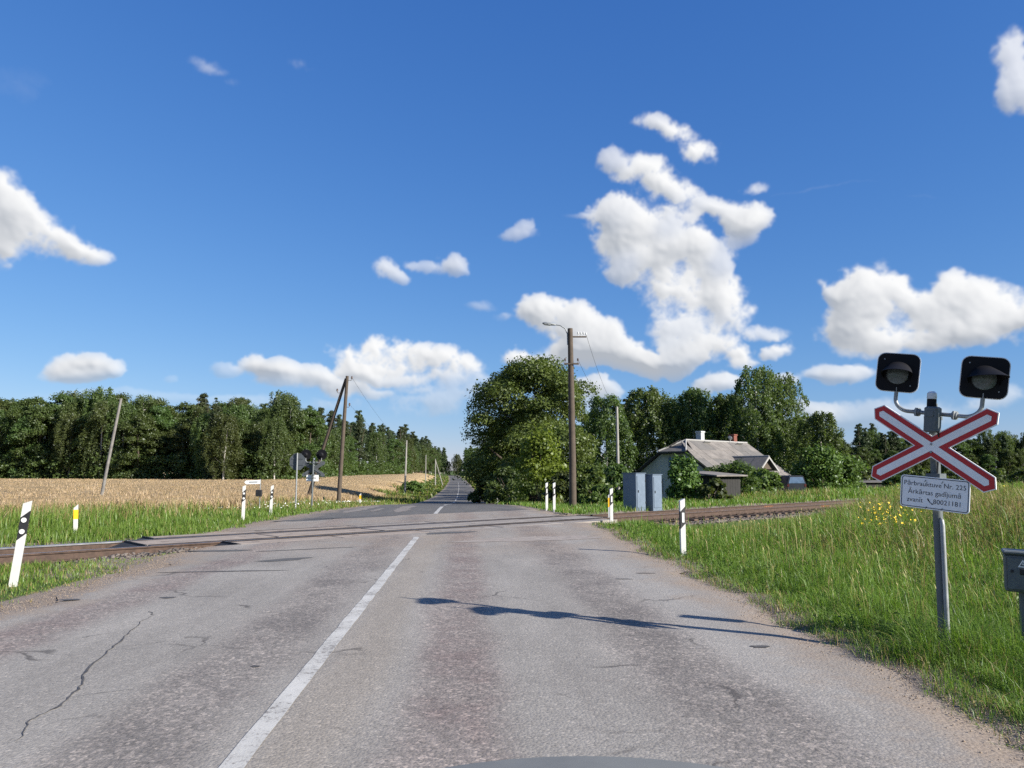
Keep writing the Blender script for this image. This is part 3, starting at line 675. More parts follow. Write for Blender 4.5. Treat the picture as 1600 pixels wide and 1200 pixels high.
    # two lamps on a bent pipe
    for sg, yaw in ((-1, R(18)), (1, R(21))):
        m = MB(); P = [(sg*.03, -.02, 1.935), (sg*.22, -.02, 1.935)]
        for k in range(1, 9): a = R(90*k/8); P.append((sg*(.22+.115*math.sin(a)), -.02, 1.935+.10*(1-math.cos(a))))
        P.append((sg*.335, -.02, 2.13)); m.tube(P, .0165, 10)
        m.tube([(sg*.125, -.02, 1.935), (sg*.165, -.02, 1.935)], .030, 12); m.box((sg*.145, -.02, 1.935), (.012, .085, .07))
        m.build('lamp_arm', M_['galv'], root, True)
        L = link('signal_lamp', None, root, (sg*.335, -.03, 2.255)); L.rotation_euler = (0, 0, yaw if not rnd else 0)
        if rnd:
            MB().prism(circ(.225), .0, .010).build('backplate', M_['blackmatt'], L)
        else:
            MB().prism(rrect(.335, .335, .065), .0, .012).build('rim', M_['sign_white'], L)
            MB().prism(rrect(.322, .322, .060), -.006, -.001).build('backplate', M_['blackmatt'], L)
        m = MB(); m.lathe([(.10, 0), (.10, .10), (.06, .14)], 20, Matrix.Translation((0, .012, 0))@Matrix.Rotation(R(-90), 4, 'X')); m.box((0, .06, -.11), (.05, .06, .06)); m.build('housing', M_['blackmatt'], L, True)
        # lens
        m = MB(); m.lathe([(.088, .001), (.084, .012), (.06, .022), (.03, .027), (.001, .028)], 24, Matrix.Translation((.0, -.007, -.012))@Matrix.Rotation(R(90), 4, 'X')); m.build('lens', M_['lens'], L, True)
        # hood: tapered visor open at the bottom
        V = []; n = 22; Fs = []; a0, a1 = R(-22), R(202)
        for lay in (0, 1):
            q = .004*lay
            for ring in range(4):
                f = ring/3
                for k in range(n+1):
                    a = a0+(a1-a0)*k/n; up = max(0, math.sin(a)); dep = .015+f*(.055+.165*up**.7); sk = (.10 if sg > 0 else .025)*f*up
                    V.append(((.112-q)*math.cos(a)*(1+.10*f)+sk, -.006-dep*(1 if f else 0), (.108-q)*math.sin(a)*(1-.02*f)-.012-.075*f*up))
        st = 4*(n+1)
        for lay in (0, 1):
            for ring in range(3):
                for k in range(n):
                    b = lay*st+ring*(n+1)+k; q = (b, b+1, b+n+2, b+n+1); Fs.append(q if lay == 0 else q[::-1])
        for k in range(n): b = 3*(n+1)+k; Fs.append((b, b+1, st+b+1, st+b))
        for ring in range(3):
            for k in (0, n): b = ring*(n+1)+k; Fs.append((b, b+n+1, st+b+n+1, st+b))
        m = MB(); m.add(V, Fs); m.build('hood', M_['blackmatt'], L, True)
        for bx, bz in ((-.11, .11), (.105, -.105)):
            if not rnd: MB().tube([(bx, -.006, bz), (bx, -.011, bz)], .006, 8).build('bolt', M_['galv'], L)
    if not rnd:                              # the whole head has sagged to one side
        A = Matrix.Translation((0, 0, 1.6))@Matrix.Rotation(R(4.8), 4, 'Y')@Matrix.Translation((0, 0, -1.6))
        A2 = Matrix.Translation((.03, 0, 1.935))@Matrix.Rotation(R(8.2), 4, 'Y')@Matrix.Translation((0, 0, -1.935))
        for o in root.children:
            if o.name.split('.')[0] in ('lamp_arm', 'signal_lamp'): o.matrix_local = A2@Matrix.LocRotScale(o.location, o.rotation_euler, o.scale)
            elif o.name.split('.')[0] not in ('post', 'cable_conduit'): o.matrix_local = A@Matrix.LocRotScale(o.location, o.rotation_euler, o.scale)
    return root
signal('railway crossing signal with red and white crossbuck, two hooded lamps and numbered plate', (3.47, 6.38, gz(3.47, 6.38)+.02), R(-50), R(.8), False, True)
signal('crossing signal seen from behind, two round black lamp backs, beyond the rails', (-8.31, 32.28, gz(-8.31, 32.28)), R(176), R(-.5), True, False)
# stop sign seen from behind
root = thing('stop_sign', 'grey back of an octagonal sign on a thin post beside the far signal', 'road sign', (-8.66, 31.15, gz(-8.66, 31.15)), R(172))
m = MB(); m.tube([(0, 0, -.3), (0, 0, 2.28)], .03, 12); m.build('post', M_['galv'], root, True)
oc = [(.36*math.cos(R(22.5+45*k)), .36*math.sin(R(22.5+45*k))) for k in range(8)]
MB().prism([(p[0], p[1]+1.93) for p in oc], -.045, -.038).build('panel', M_['sign_back'], root)
MB().box((0, -.034, 2.05), (.5, .016, .03)).box((0, -.034, 1.8), (.5, .016, .03)).build('bracket', M_['sign_back'], root)
# ------------------------------------------------------------------ guide posts
def guide_post(label, x, y, rz, lean=(0, 0), kind='rect', h=1.02, group=None, name='guide_post'):
    z = gz(x, y); root = thing(name, label, 'guide post', (x, y, z), 0, group); root.rotation_euler = (lean[1], lean[0], rz)
    P = [(-.046, -.035), (.046, -.035), (.05, -.02), (.04, .035), (.018, .05), (-.018, .05), (-.04, .035), (-.05, -.02)]
    def sec(name, z0, z1, sl0, sl1, grow, mat, tp=1.0):
        m = MB(); vs = []
        for zz, sl in ((z0, sl0), (z1, sl1)):
            for p in P: vs.append((p[0]*(1+grow), p[1]*(1+grow), zz+sl*p[0]))
        n = 8; m.add(vs, [(i, (i+1) % n, n+(i+1) % n, n+i) for i in range(n)]+[tuple(range(n-1, -1, -1)), tuple(range(n, 2*n))]); return m.build(name, mat, root)
    if kind == 'yellow':
        sec('shaft', -.2, h*.55, 0, 0, 0, M_['white']); sec('band', h*.55, h*.88, 0, 0, .05, M_['yellow']); sec('cap', h*.88, h, 0, .9, 0, M_['white']); return root
    sec('shaft', -.25, h-.46, 0, 1.0, 0, M_['white']); sec('band', h-.46, h-.16, 1.0, 1.0, .03, M_['black']); sec('top', h-.16, h, 1.0, .45, 0, M_['white'])
    if kind == 'round':
        for zz in (h-.385, h-.235):
            MB().prism([(p[0], p[1]+zz) for p in circ(.032, 16)], -.046, -.036).build('reflector', M_['reflector'], root)
    else:
        MB().prism([(p[0], p[1]+h-.31) for p in rrect(.045, .17, .006, 2)], -.046, -.036).build('reflector', M_['reflector'], root)
    return root
guide_post('leaning white guide post with black band and two round reflectors beside the near-left rails', -6.54, 10.32, R(15), (R(5.5), 0), 'round', 1.10)
guide_post('upright guide post with round reflectors, first one past the rails by the grass', -8.29, 24.03, R(15), (0, 0), 'round', 1.07)
guide_post('slightly leaning guide post nearest the arrow sign and small dark box', -8.47, 27.34, R(12), (R(1.5), 0), 'round', 1.02)
guide_post('white guide post standing alone in the grass between the road and the crossbuck', 3.00, 13.75, R(14), (0, 0), 'rect', .98)
guide_post('white guide post beside the rails where the near grass verge ends', 2.94, 23.10, R(14), (R(.5), 0), 'rect', 1.06)
guide_post('right one of two white guide posts in front of the lamp pole', 1.55, 28.65, R(14), (0, 0), 'rect', 1.06)
guide_post('left one of two white guide posts in front of the lamp pole', 1.36-.02, 30.10, R(14), (0, 0), 'rect', 1.05)
guide_post('small far guide post at the road edge under the dark roadside tree', -1.05, 56.0, R(-5), (0, 0), 'rect', .95)
guide_post('short white marker post with yellow band in the grass behind the left rails', -10.48, 18.76, R(20), (R(-2), 0), 'yellow', .68, name='marker_post')
guide_post('small yellow marker post by the road verge near the golden field', -8.3, 42.5, R(5), (0, 0), 'yellow', .62, name='marker_post')
guide_post('yellow marker hidden behind the guide post at the end of the near grass verge', 3.28, 26.2, R(0), (0, 0), 'yellow', .95, name='marker_post')
# ------------------------------------------------------------------ poles, lamp, wires
x, y = 2.67, 34.13; z0 = gz(x, y)
root = thing('street_lamp', 'tall brown wooden lamp pole with a curved arm and oval lamp head', 'street lamp', (x, y, z0))
hP = 8.0
MB().tube([(0, 0, -.3), (.0, 0, 2), (-.02, 0, 5), (-.05, 0, hP)], [.165, .155, .135, .115], 14, jit=.03).build('pole', M_['wood_pole'], root, True)
m = MB(); m.tube([(-.17, -.02, 7.25), (-.18, -.02, 7.75), (-.28, -.02, 8.0), (-.5, -.02, 8.14), (-.72, -.02, 8.17)], .028, 10); m.build('lamp_arm', M_['galv'], root, True)
m = MB(); Mx = Matrix.Translation((-.70, -.02, 8.17))@Matrix.Rotation(R(-90+7), 4, 'Y')
m.lathe([(.03, 0), (.06, .05), (.085, .20), (.10, .38), (.085, .52), (.04, .60), (.004, .61)], 14, Mx@Matrix.Diagonal((.75, 1, 1, 1))); lh = m.build('lamp_head', M_['galv'], root, True)
m = MB(); m.lathe([(.01, .22), (.085, .25), (.088, .50), (.03, .57)], 12, Matrix.Translation((-.70, -.02, 8.135))@Matrix.Rotation(R(-90+7), 4, 'Y')@Matrix.Diagonal((.55, 1, 1, 1))); m.build('lamp_glass', M_['lampglass'], lh, True)
def insulators(root, pts, mat='ceramic'):
    for p in pts:
        m = MB(); m.tube([(p[0], p[1], p[2]-.10), (p[0], p[1], p[2])], .012, 6); m.lathe([(.03, 0), (.045, .03), (.03, .055), (.04, .08), (.02, .11)], 10, Matrix.Translation(p)); m.build('insulator', M_[mat], root, True)
m = MB(); m.box((.30, 0, 7.62), (.75, .06, .06)); m.build('cross_arm', M_['wood_pole'], root)
insulators(root, [(.30, 0, 7.74), (.42, 0, 7.74), (.55, 0, 7.74), (.66, 0, 7.70)], 'lampglass')
m = MB(); m.box((-.02, -.12, 6.38), (.66, .06, .07)); m.build('cross_arm', M_['wood_pole'], root); insulators(root, [(-.30, -.12, 6.52), (.27, -.12, 6.52)])
x, y = -10.11, 45.46; z0 = gz(x, y)
root = thing('utility_pole', 'tall wooden pole braced by a slanting strut at the golden field edge', 'utility pole', (x, y, z0))
m = MB(); m.tube([(-.05, 0, -.4), (.12, 0, 3.7), (.30, 0, 7.6)], [.13, .115, .09], 12, jit=.03); m.build('pole', M_['wood_pole'], root, True)
MB().tube([(-2.35, 1.2, -.4), (-1.05, .55, 3.6), (.22, .05, 7.45)], [.12, .105, .08], 10, jit=.03).build('strut', M_['wood_pole'], root, True)
m = MB()
def hook(px, pz, sg):
    m = MB(); m.tube([(px, -.02, pz), (px+sg*.16, -.02, pz-.02), (px+sg*.22, -.02, pz+.03), (px+sg*.22, -.02, pz+.10)], .014, 6); m.lathe([(.03, 0), (.06, .03), (.045, .07), (.055, .11), (.02, .16)], 10, Matrix.Translation((px+sg*.22, -.02, pz+.08))); m.build('hook_insulator', M_['ceramic'], root, True)
hook(.36, 7.35, 1); hook(.26, 5.75, 1); hook(-.05, 6.6, -1)
x, y = -18.83, 35.49; root = thing('leaning_pole', 'bare weathered pole leaning to the right in front of the forest', 'pole', (x, y, gz(x, y)))
MB().tube([(-.05, 0, -.5), (.35, 0, 2.4), (.72, 0, 4.95)], [.075, .068, .058], 10, jit=.04).build('shaft', M_['wood_old'], root, True)
M_['wood_grey'] = plain('grey_pole_wood', (.26, .25, .23), .85, var=.2, scale=4, bump=.4, bscale=30)
for (px, d, h, lab, ln) in (((634-800)/1202, 112, 7.6, 'grey pole by the round bush at the edge of the golden field', .02), ((666-800)/1202, 215, 7.4, 'far thin pole, second along the road past the round bush', 0), ((681-800)/1202, 190, 6.6, 'far thin pole standing closest to the distant road', 0)):
    x = px*d; root = thing('utility_pole', lab, 'utility pole', (x, d, gz(x, d)))
    MB().tube([(0, 0, -.4), (ln*4, 0, h*.5), (ln*8, 0, h)], [.15, .13, .10], 8).build('shaft', M_['wood_grey'], root, True)
    if d > 180 and d < 200: MB().tube([(1.9, 1, -.4), (0, 0, h*.95)], [.12, .09], 8).build('strut', M_['wood_grey'], root, True)
x, y = (965-800)/1202*52, 52.0; root = thing('utility_pole', 'slim grey pole in front of the birches beside the house', 'utility pole', (x, y, gz(x, y)))
MB().tube([(0, 0, -.4), (-.02, 0, 3), (-.03, 0, 5.9+1.0)], [.12, .11, .085], 10).build('shaft', M_['wood_grey'], root, True)
def wire(a, b, sag, label, r=.007):
    a, b = Vector(a), Vector(b); P = []
    for k in range(17): f = k/16; p = a.lerp(b, f); p.z -= sag*4*f*(1-f); P.append(p)
    m = MB(); m.tube(P, r, 4); o = m.build('overhead_wire', M_['wire']); tag(o, label, 'wire', 'overhead wires'); return o
lp = Vector((2.67, 34.13, gz(2.67, 34.13))); sp_ = Vector((165/1202*52-.03, 52, gz(165/1202*52, 52)+6.7))
wire(lp+Vector((.66, 0, 7.75)), sp_, .5, 'thin wire from the top of the lamp pole to the slim grey pole'); wire(lp+Vector((.27, -.12, 6.58)), sp_-Vector((0, 0, .5)), .5, 'thin wire from the lower arm of the lamp pole to the slim grey pole')
up = Vector((-10.11, 45.46, gz(-10.11, 45.46))); f1 = Vector(((634-800)/1202*112+.16, 112, gz(-15.5, 112)+7.4))
wire(up+Vector((.58, 0, 7.5)), f1, .8, 'upper thin wire from the braced pole towards the bush'); wire(up+Vector((.48, 0, 5.9)), f1-Vector((0, 0, .6)), .9, 'lower thin wire from the braced pole towards the bush')
# direction sign with small box
x, y = (410-800)/1202*30.5, 30.5; root = thing('direction_sign', 'small white arrow board on a thin post with a dark box, pointing left', 'direction sign', (x, y, gz(x, y)))
MB().tube([(0, 0, -.2), (0, 0, 1.27)], .018, 8).build('post', M_['galv'], root, True)
MB().prism([(-.62, 1.14), (-.55, 1.21), (.0, 1.23), (.0, 1.08), (-.55, 1.065)], -.035, -.022).build('arrow_board', M_['sign_white'], root)
MB().prism([(-.44, 1.165), (-.10, 1.172), (-.10, 1.135), (-.44, 1.128)], -.038, -.0355).build('lettering_strip', M_['greypaint'], root)
MB().box((-.02, -.07, .72), (.23, .12, .26), bev=.01).build('box', M_['black'], root)
# ------------------------------------------------------------------ trackside junction box on the right
x, y = 4.20, 6.50; root = thing('junction_box', 'grey steel trackside box with warning triangle on a post, cut by the right frame edge', 'junction box', (x, y, gz(x, y)-.02)); root.rotation_euler = (0, R(1.5), R(-30))
zt = 1.45-(855-738)/1202*6.55+.02-gz(x, y)
MB().tube([(.02, 0, -.3), (.02, 0, zt-.34)], .052, 14).build('post', M_['greypaint'], root, True)
MB().box((.04, 0, zt-.185), (.335, .22, .30), bev=.012).build('box', M_['greypaint'], root)
lid = MB().box((.04, -.005, zt-.019), (.36, .25, .03), bev=.01).build('lid', M_['greypaint'], root)
MB().box((.04, -.118, zt-.185), (.295, .014, .255), bev=.004).build('door', M_['greypaint'], root)
tr = MB(); tr.add([(p[0], -.1265, p[1]) for p in ((-.035, zt-.13), (.035, zt-.13), (0, zt-.07), (-.022, zt-.122), (.022, zt-.122), (0, zt-.083))], [(0, 1, 4, 3), (1, 2, 5, 4), (2, 0, 3, 5)]); tr.add([(p[0], -.1265, p[1]) for p in ((.004, zt-.088), (-.008, zt-.108), (.002, zt-.108), (-.004, zt-.120), (.009, zt-.103), (.0, zt-.103))], [(0, 1, 2, 5), (2, 3, 4, 5)])
tr.build('warning_triangle', M_['sign_white'], root)
MB().box((.0, -.13, zt-.165), (.045, .015, .05), bev=.006).build('lock', M_['black'], root)
MB().tube([(-.075, -.126, zt-.165), (-.075, -.134, zt-.165)], .012, 10).build('bolt', M_['black'], root)
# unseen mast and boxes right of the frame, shaped after a road shadow
MB().tube([(.75, .05, -.3), (.75, .05, 1.62)], .032, 12).build('mast', M_['greypaint'], root, True)
MB().box((.75, .05, 1.70), (.20, .16, .22), bev=.012).build('upper_box', M_['greypaint'], root)
MB().box((.75, .05, 1.05), (.16, .14, .42), bev=.012).build('lower_box', M_['greypaint'], root)
MB().tube([(.05, .02, .3), (.75, .05, .3)], .02, 8).build('tie_bar', M_['greypaint'], root, True)  # bar made up to join the unseen mast to the box
# ------------------------------------------------------------------ relay cabinets
def cabinet(label, x, y, w, d, h):
    root = thing('relay_cabinet', label, 'cabinet', (x, y, gz(x, y)), TRK-R(0), 'relay cabinets by the track')
    m = MB(); m.box((0, 0, h/2-.05), (w, d, h), bev=.012); m.build('body', M_['cabinet'], root)
    MB().box((0, 0, h-.04), (w+.06, d+.06, .03), bev=.008).build('roof', M_['cabinet'], root)
    dr = MB().box((0, -d/2-.010, h/2-.02), (w-.10, .02, h-.24), bev=.006).build('door', M_['cabinet'], root)
    MB().box((-w*.32, -d/2-.03, h*.5), (.03, .03, .10), bev=.006).build('handle', M_['black'], dr)
    for zz in (.3, h-.35): MB().box((w*.44, -d/2-.018, zz), (.03, .03, .08)).build('hinge', M_['black'], dr)
    return root
cabinet('left one of two tall blue-grey steel relay cabinets behind the rails', 4.88, 31.0, .60, .66, 1.50)
cabinet('right one of two tall blue-grey steel relay cabinets behind the rails', 5.62, 31.35, .60, .62, 1.46)
# ------------------------------------------------------------------ house
M_['render_wall'] = plain('pale_wall_render', (.44, .46, .45), .9, var=.08, scale=1.2, bump=.3, dirt=(.33, .34, .33))
M_['slate'] = plain('grey_fibre_slate', (.165, .150, .135), .9, var=.3, scale=1.5, bump=.5, bscale=25, dirt=(.10, .092, .08))
M_['slate2'] = plain('weathered_fibre_slate', (.125, .118, .11), .9, var=.2, scale=2, bump=.5, bscale=25, dirt=(.13, .12, .11))
M_['trim'] = plain('pale_trim', (.29, .285, .27), .7, var=.1, dirt=(.35, .33, .3))
M_['brick'] = plain('red_brick', (.17, .06, .042), .9, var=.25, scale=8, bump=.5)
M_['darkwood'] = plain('dark_boards', (.022, .021, .02), .85, var=.3)
M_['pane'] = plain('window_glass', (.03, .05, .08), .08, var=.2, spec=.8)
hx, hy = 12.9, 61.0
house = thing('house', 'small grey-roofed house with half-hipped gable and two chimneys behind the bushes', 'house', (hx, hy, -1.05), TRK)
# local: x along the ridge (away), y across (+y left), front gable at x=0
W2, WL, EV, RG = 3.6, 10.4, 2.5, 5.0
OV = .45; slope = (RG-EV)/(W2)
def zroof(y): return RG-abs(y)*slope
m = MB()
ga = [(-W2, 0), (W2, 0), (W2, EV-.05), (1.25, zroof(1.25)-.12), (-1.25, zroof(1.25)-.12), (-W2, EV-.05)]
vs = [(0, y, z-.3*(z == 0)) for y, z in ga]+[(WL, y, z-.3*(z == 0)) for y, z in ga]
m.add(vs, [(0, 1, 2, 3, 4, 5), (11, 10, 9, 8, 7, 6)]+[(i, 6+i, 6+(i+1) % 6, (i+1) % 6) for i in range(6)])
wall = m.build('wall', M_['render_wall'], house)
rf = link('roof', None, house)
HIPY, HIPX = 1.3, 1.5                        # half-hip: ridge starts HIPX in, hip eave at |y|=HIPY
rng = random.Random(2)
def sheet(quad, mat, th=.035, rise=0):
    a, b, c, d = [Vector(q) for q in quad]; n = (b-a).cross(d-a).normalized(); n = n if n.z > 0 else -n; o = n*rise; m = MB()
    top = [p+o+n*th for p in (a, b, c, d)]; bot = [p+o for p in (a, b, c, d)]
    m.add(top+bot, [(0, 1, 2, 3), (7, 6, 5, 4), (0, 4, 5, 1), (1, 5, 6, 2), (2, 6, 7, 3), (3, 7, 4, 0)]); return m
for sg in (-1, 1):
    rows = 4; ymax = W2+OV
    for j in range(rows):
        y0, y1 = ymax*j/rows, ymax*(j+1)/rows+.10
        xs0 = -OV; n = 10
        xs = [xs0+(WL+2*OV)*k/n for k in range(n+1)]
        for k in range(n):
            xa, xb = xs[k]+.012, xs[k+1]-.012
            def cut(y, x):       # left edge follows the hip line above the hip eave
                return max(x, HIPX-(HIPX+OV)*abs(y)/HIPY) if abs(y) < HIPY else x
            l0, l1 = cut(y0, xa), cut(min(y1, ymax), xa)
            if min(l0, l1) >= xb: continue
            l0 = min(l0, xb-.02); l1 = min(l1, xb-.02)
            mtl = M_['slate'] if rng.random() < .65 else M_['slate2']
            sheet([(l0, sg*y0, zroof(y0)), (xb, sg*y0, zroof(y0)), (xb, sg*y1, zroof(y1)), (l1, sg*y1, zroof(y1))], mtl, .03, .012*(rows-j)+rng.uniform(0, .012)).build('sheet', mtl, rf)
hz = zroof(HIPY)
m = MB(); m.add([(HIPX, 0, RG+.07), (-OV-.02, HIPY, hz+.05), (-OV-.02, -HIPY, hz+.05), (HIPX, 0, RG-.05), (-OV-.02, HIPY, hz-.03), (-OV-.02, -HIPY, hz-.03)], [(0, 1, 2), (5, 4, 3), (0, 3, 4, 1), (1, 4, 5, 2), (2, 5, 3, 0)]); m.build('hip', M_['slate2'], rf)
m = MB(); m.tube([(HIPX-.05, 0, RG+.10), (WL+OV, 0, RG+.10)], .075, 8); m.tube([(HIPX, 0, RG+.10), (-OV, HIPY, hz+.09)], .07, 8); m.tube([(HIPX, 0, RG+.10), (-OV, -HIPY, hz+.09)], .07, 8); m.build('ridge_cap', M_['trim'], rf, True)
for sg in (-1, 1):
    a = Vector((-OV-.03, sg*HIPY, hz-.02)); b = Vector((-OV-.03, sg*(W2+OV), zroof(W2+OV)-.02)); m = MB()
    m.add([a, b, b-Vector((0, 0, .2)), a-Vector((0, 0, .2)), a+Vector((.04, 0, 0)), b+Vector((.04, 0, 0)), b+Vector((.04, 0, -.2)), a+Vector((.04, 0, -.2))], [(0, 1, 2, 3), (7, 6, 5, 4), (0, 4, 5, 1), (2, 6, 7, 3), (1, 5, 6, 2), (3, 7, 4, 0)]); m.build('barge_board', M_['darkwood'], rf)
MB().box((-OV-.01, 0, hz-.1), (.04, 2*HIPY, .12)).build('hip_fascia', M_['darkwood'], rf)
for nm, xx, yy, hh, mt in (('chimney', 4.0, .3, .85, 'render_wall'), ('chimney', 8.9, .2, .75, 'brick')):
    m = MB(); m.box((xx, yy, RG-.2+hh/2), (.5, .5, hh+.5)); m.box((xx, yy, RG+hh-.02), (.6, .6, .10)); ch = m.build(nm, M_[mt], rf)
    MB().box((xx, yy-.55, RG-.10), (.9, .5, .05), Matrix.Rotation(-math.atan(slope), 3, 'X')).build('flashing', M_['trim'], ch)
m = MB(); m.lathe([(.02, -.02), (.12, .01), (.2, .07), (.19, .075), (.1, .03), (.01, .0)], 14, Matrix.Translation((7.9, -.1, RG+.42))@Matrix.Rotation(R(60), 4, 'Y')); m.tube([(7.95, -.1, RG), (7.95, -.1, RG+.4)], .02, 6); m.build('dish', M_['white'], rf, True)
# attic window: two sashes
for k, yy in enumerate((.34, -.34)):
    w = MB().box((-.03, yy, 3.32), (.06, .62, .86)).build('window', M_['trim'] if k == 0 else M_['darkwood'], house)
    MB().box((-.07, yy, 3.32), (.02, .50, .74)).build('pane', M_['pane'] if k else plain('bluish_window_pane', (.10, .17, .30), .4), w)  # one pane bluish, the other dark
for xx in (2.0, 4.4, 8.6):
    w = MB().box((xx, -W2-.03, 1.45), (1.0, .06, 1.1)).build('window', M_['trim'], house)
    for dx in (-.23, .23): MB().box((xx+dx, -W2-.07, 1.45), (.38, .02, .94)).build('pane', M_['pane'], w)
for yy in (1.7, -1.7):
    w = MB().box((-.03, yy, 1.4), (.06, .95, 1.1)).build('window', M_['trim'], house)
    MB().box((-.07, yy, 1.4), (.02, .8, .94)).build('pane', M_['pane'], w)
# porch with its own gabled roof on the long side
pc = link('porch', None, house)
px0, pw, pl, pr, pe = 5.3, 1.25, 1.5, 3.72, 2.75
MB().box((px0, -W2-pl/2+.2, 1.2), (2*pw-.3, pl-.4, 2.7)).build('porch_wall', M_['darkwood'], pc)
for sg in (-1, 1):
    for k in range(3):
        ya, yb = -1.7-(W2+pl-1.7)*k/3, -1.7-(W2+pl-1.7)*(k+1)/3+.01
        sheet([(px0, ya, pr), (px0, yb, pr), (px0+sg*(pw+.25), yb, pe-.15), (px0+sg*(pw+.25), ya, pe-.15)], None, .035, .01*k).build('sheet', M_['slate2'], pc)
MB().tube([(px0, -1.7, pr+.05), (px0, -W2-pl, pr+.05)], .06, 8).build('ridge_cap', M_['trim'], pc)
yg = -W2-pl-.03
for sg in (-1, 1):
    m = MB(); m.add([(px0, yg, pr+.05), (px0+sg*(pw+.28), yg, pe-.14), (px0+sg*(pw+.28), yg, pe-.30), (px0, yg, pr-.13), (px0, yg+.05, pr+.05), (px0+sg*(pw+.28), yg+.05, pe-.14), (px0+sg*(pw+.28), yg+.05, pe-.30), (px0, yg+.05, pr-.13)], [(0, 1, 2, 3), (7, 6, 5, 4), (0, 4, 5, 1), (2, 6, 7, 3), (1, 5, 6, 2)]); m.build('barge_board', M_['trim'], pc)
m = MB(); m.add([(px0, yg+.3, pr-.1), (px0+pw, yg+.3, pe), (px0-pw, yg+.3, pe)], [(0, 1, 2)]); m.build('gable_boards', M_['wood_pole'], pc)
# sheds
def shed(label, x, y, rz, w, d, h, mat, roofmat):
    root = thing('shed', label, 'shed', (x, y, gz(x, y)), rz)
    n = int(w/.25)
    for k in range(n): MB().box((-w/2+w*(k+.5)/n, -d/2, h/2-.05), (w/n-.012, .03, h+.1)).build('plank', M_[mat], root)
    MB().box((0, .03, h/2-.1), (w-.02, d-.06, h+.12)).build('wall', M_[mat], root)
    MB().box((0, -.05, h+.06), (w+.5, d+.6, .07), Matrix.Rotation(R(5), 3, 'X')).build('roof', M_[roofmat], root); return root
shed('low dark plank shed with flat pale roof between bushes in front of the house', 11.0, 42.5, TRK, 2.6, 1.8, 1.35, 'darkwood', 'slate')
shed('low dark flat-roofed shelter in the rough grass right of the green bushes', 45.5, 98, R(10), 4.6, 2.5, 1.3, 'darkwood', 'slate2')
# fence pickets in front of the bushes
fx = thing('garden_fence', 'weathered low picket fence posts in front of the dark shed', 'fence', (9.4, 39.6, gz(9.4, 39.6)), TRK)
for k in range(6): MB().box((k*.55, 0, .22), (.07, .05, .75+.12*math.sin(k*2.1))).build('picket', M_['wood_pole'], fx)
# parked car, mostly hidden by bushes
def parked_car():
    x, y = (1222-800)/1202*60, 60.0; root = thing('parked_car', 'dark parked car with blue reflecting rear window beside the bushes', 'car', (x, y, gz(x, y)+.35), R(8))
    prof = [(-.80, .30), (-.82, .75), (-.80, .98), (-.62, 1.50), (-.5, 1.56), (.5, 1.56), (.62, 1.50), (.80, .98), (.82, .75), (.80, .30)]
    paint = plain('dark_car_paint', (.015, .018, .025), .3, var=.1)
    m = MB(); prev = None; secs = [(-1.9, .90, .0), (-1.8, 1.0, 0), (-.6, 1.0, 0), (.4, 1.0, 0), (1.2, .98, -.45), (2.0, .92, -.55)]
    V = []; n = len(prof)
    for yy, sc, dz in secs:
        for p in prof: V.append((p[0]*sc, yy, p[1] if p[1] < 1.0 else 1.0+(p[1]-1.0)*max(0, 1+dz*1.8)))
    m.add(V, [(i*n+k, i*n+(k+1) % n, (i+1)*n+(k+1) % n, (i+1)*n+k) for i in range(len(secs)-1) for k in range(n)]+[tuple(range(n)), tuple(range(len(V)-1, len(V)-n-1, -1))]); m.build('body', paint, root, True)
    m = MB(); m.add([(-.64, -1.905, .98), (.64, -1.905, .98), (.50, -1.86, 1.44), (-.50, -1.86, 1.44)], [(0, 1, 2, 3)]); m.v = [(a, -1.925, c) for a, b, c in m.v]; m.build('rear_window', plain('blue_tinted_glass', (.08, .13, .21), .1, var=.2, spec=.8), root)
    for sx in (-1, 1):
        MB().box((sx*.68, -1.90, .82), (.16, .05, .2), bev=.01).build('tail_light', plain('tail_lamp', (.06, .01, .01), .3), root)
        for yy in (-1.25, 1.35):
            w = MB().tube([(sx*.66, yy, .30), (sx*.84, yy, .30)], .31, 18).build('wheel', M_['rubber'], root); MB().tube([(sx*.84, yy, .30), (sx*.85, yy, .30)], .19, 14).build('rim', M_['galv'], w)
parked_car()
# ------------------------------------------------------------------ foliage builders
def cards(rng, P, N, size, asp=.6):
    n = len(P); N = N/np.maximum(1e-6, np.linalg.norm(N, axis=1))[:, None]
    r = rng.normal(size=(n, 3)); a = np.cross(N, r); a /= np.maximum(1e-6, np.linalg.norm(a, axis=1))[:, None]; b = np.cross(N, a)
    s = (size*rng.uniform(.6, 1.35, n))[:, None]
    s = s*rng.choice([.75, 1, 1, 1.25], n)[:, None]
    V = np.stack([P-a*s, P-b*s*asp+N*s*.12, P+a*s, P+b*s*asp+N*s*.12], 1)
    return V.reshape(-1, 3)
def card_mesh(name, V, mat): return mesh_np(name, V, np.arange(len(V), dtype=np.int32).reshape(-1, 4), mat)
def clumps(rng, C, Rr, per, size, flat=.8, shell=.55, up=.35, asp=.6):
    """leaf clumps: C centres, Rr radii"""
    out = []
    for c, r in zip(C, Rr):
        n = int(per*rng.uniform(.8, 1.2)); d = rng.normal(size=(n, 3)); d /= np.linalg.norm(d, axis=1)[:, None]
        d[:, 2] = np.where(d[:, 2] < -.35, -d[:, 2]*rng.uniform(0, 1, n), d[:, 2])
        q = (shell+(1-shell)*rng.random(n))[:, None]*r*(1+.13*rng.normal(size=(n, 1)))
        P = c+d*q*np.array([1, 1, flat]); N = d*.8+rng.normal(size=(n, 3))*.55+np.array([0, 0, up])
        out.append(cards(rng, P, N, size, asp))
    return np.concatenate(out)
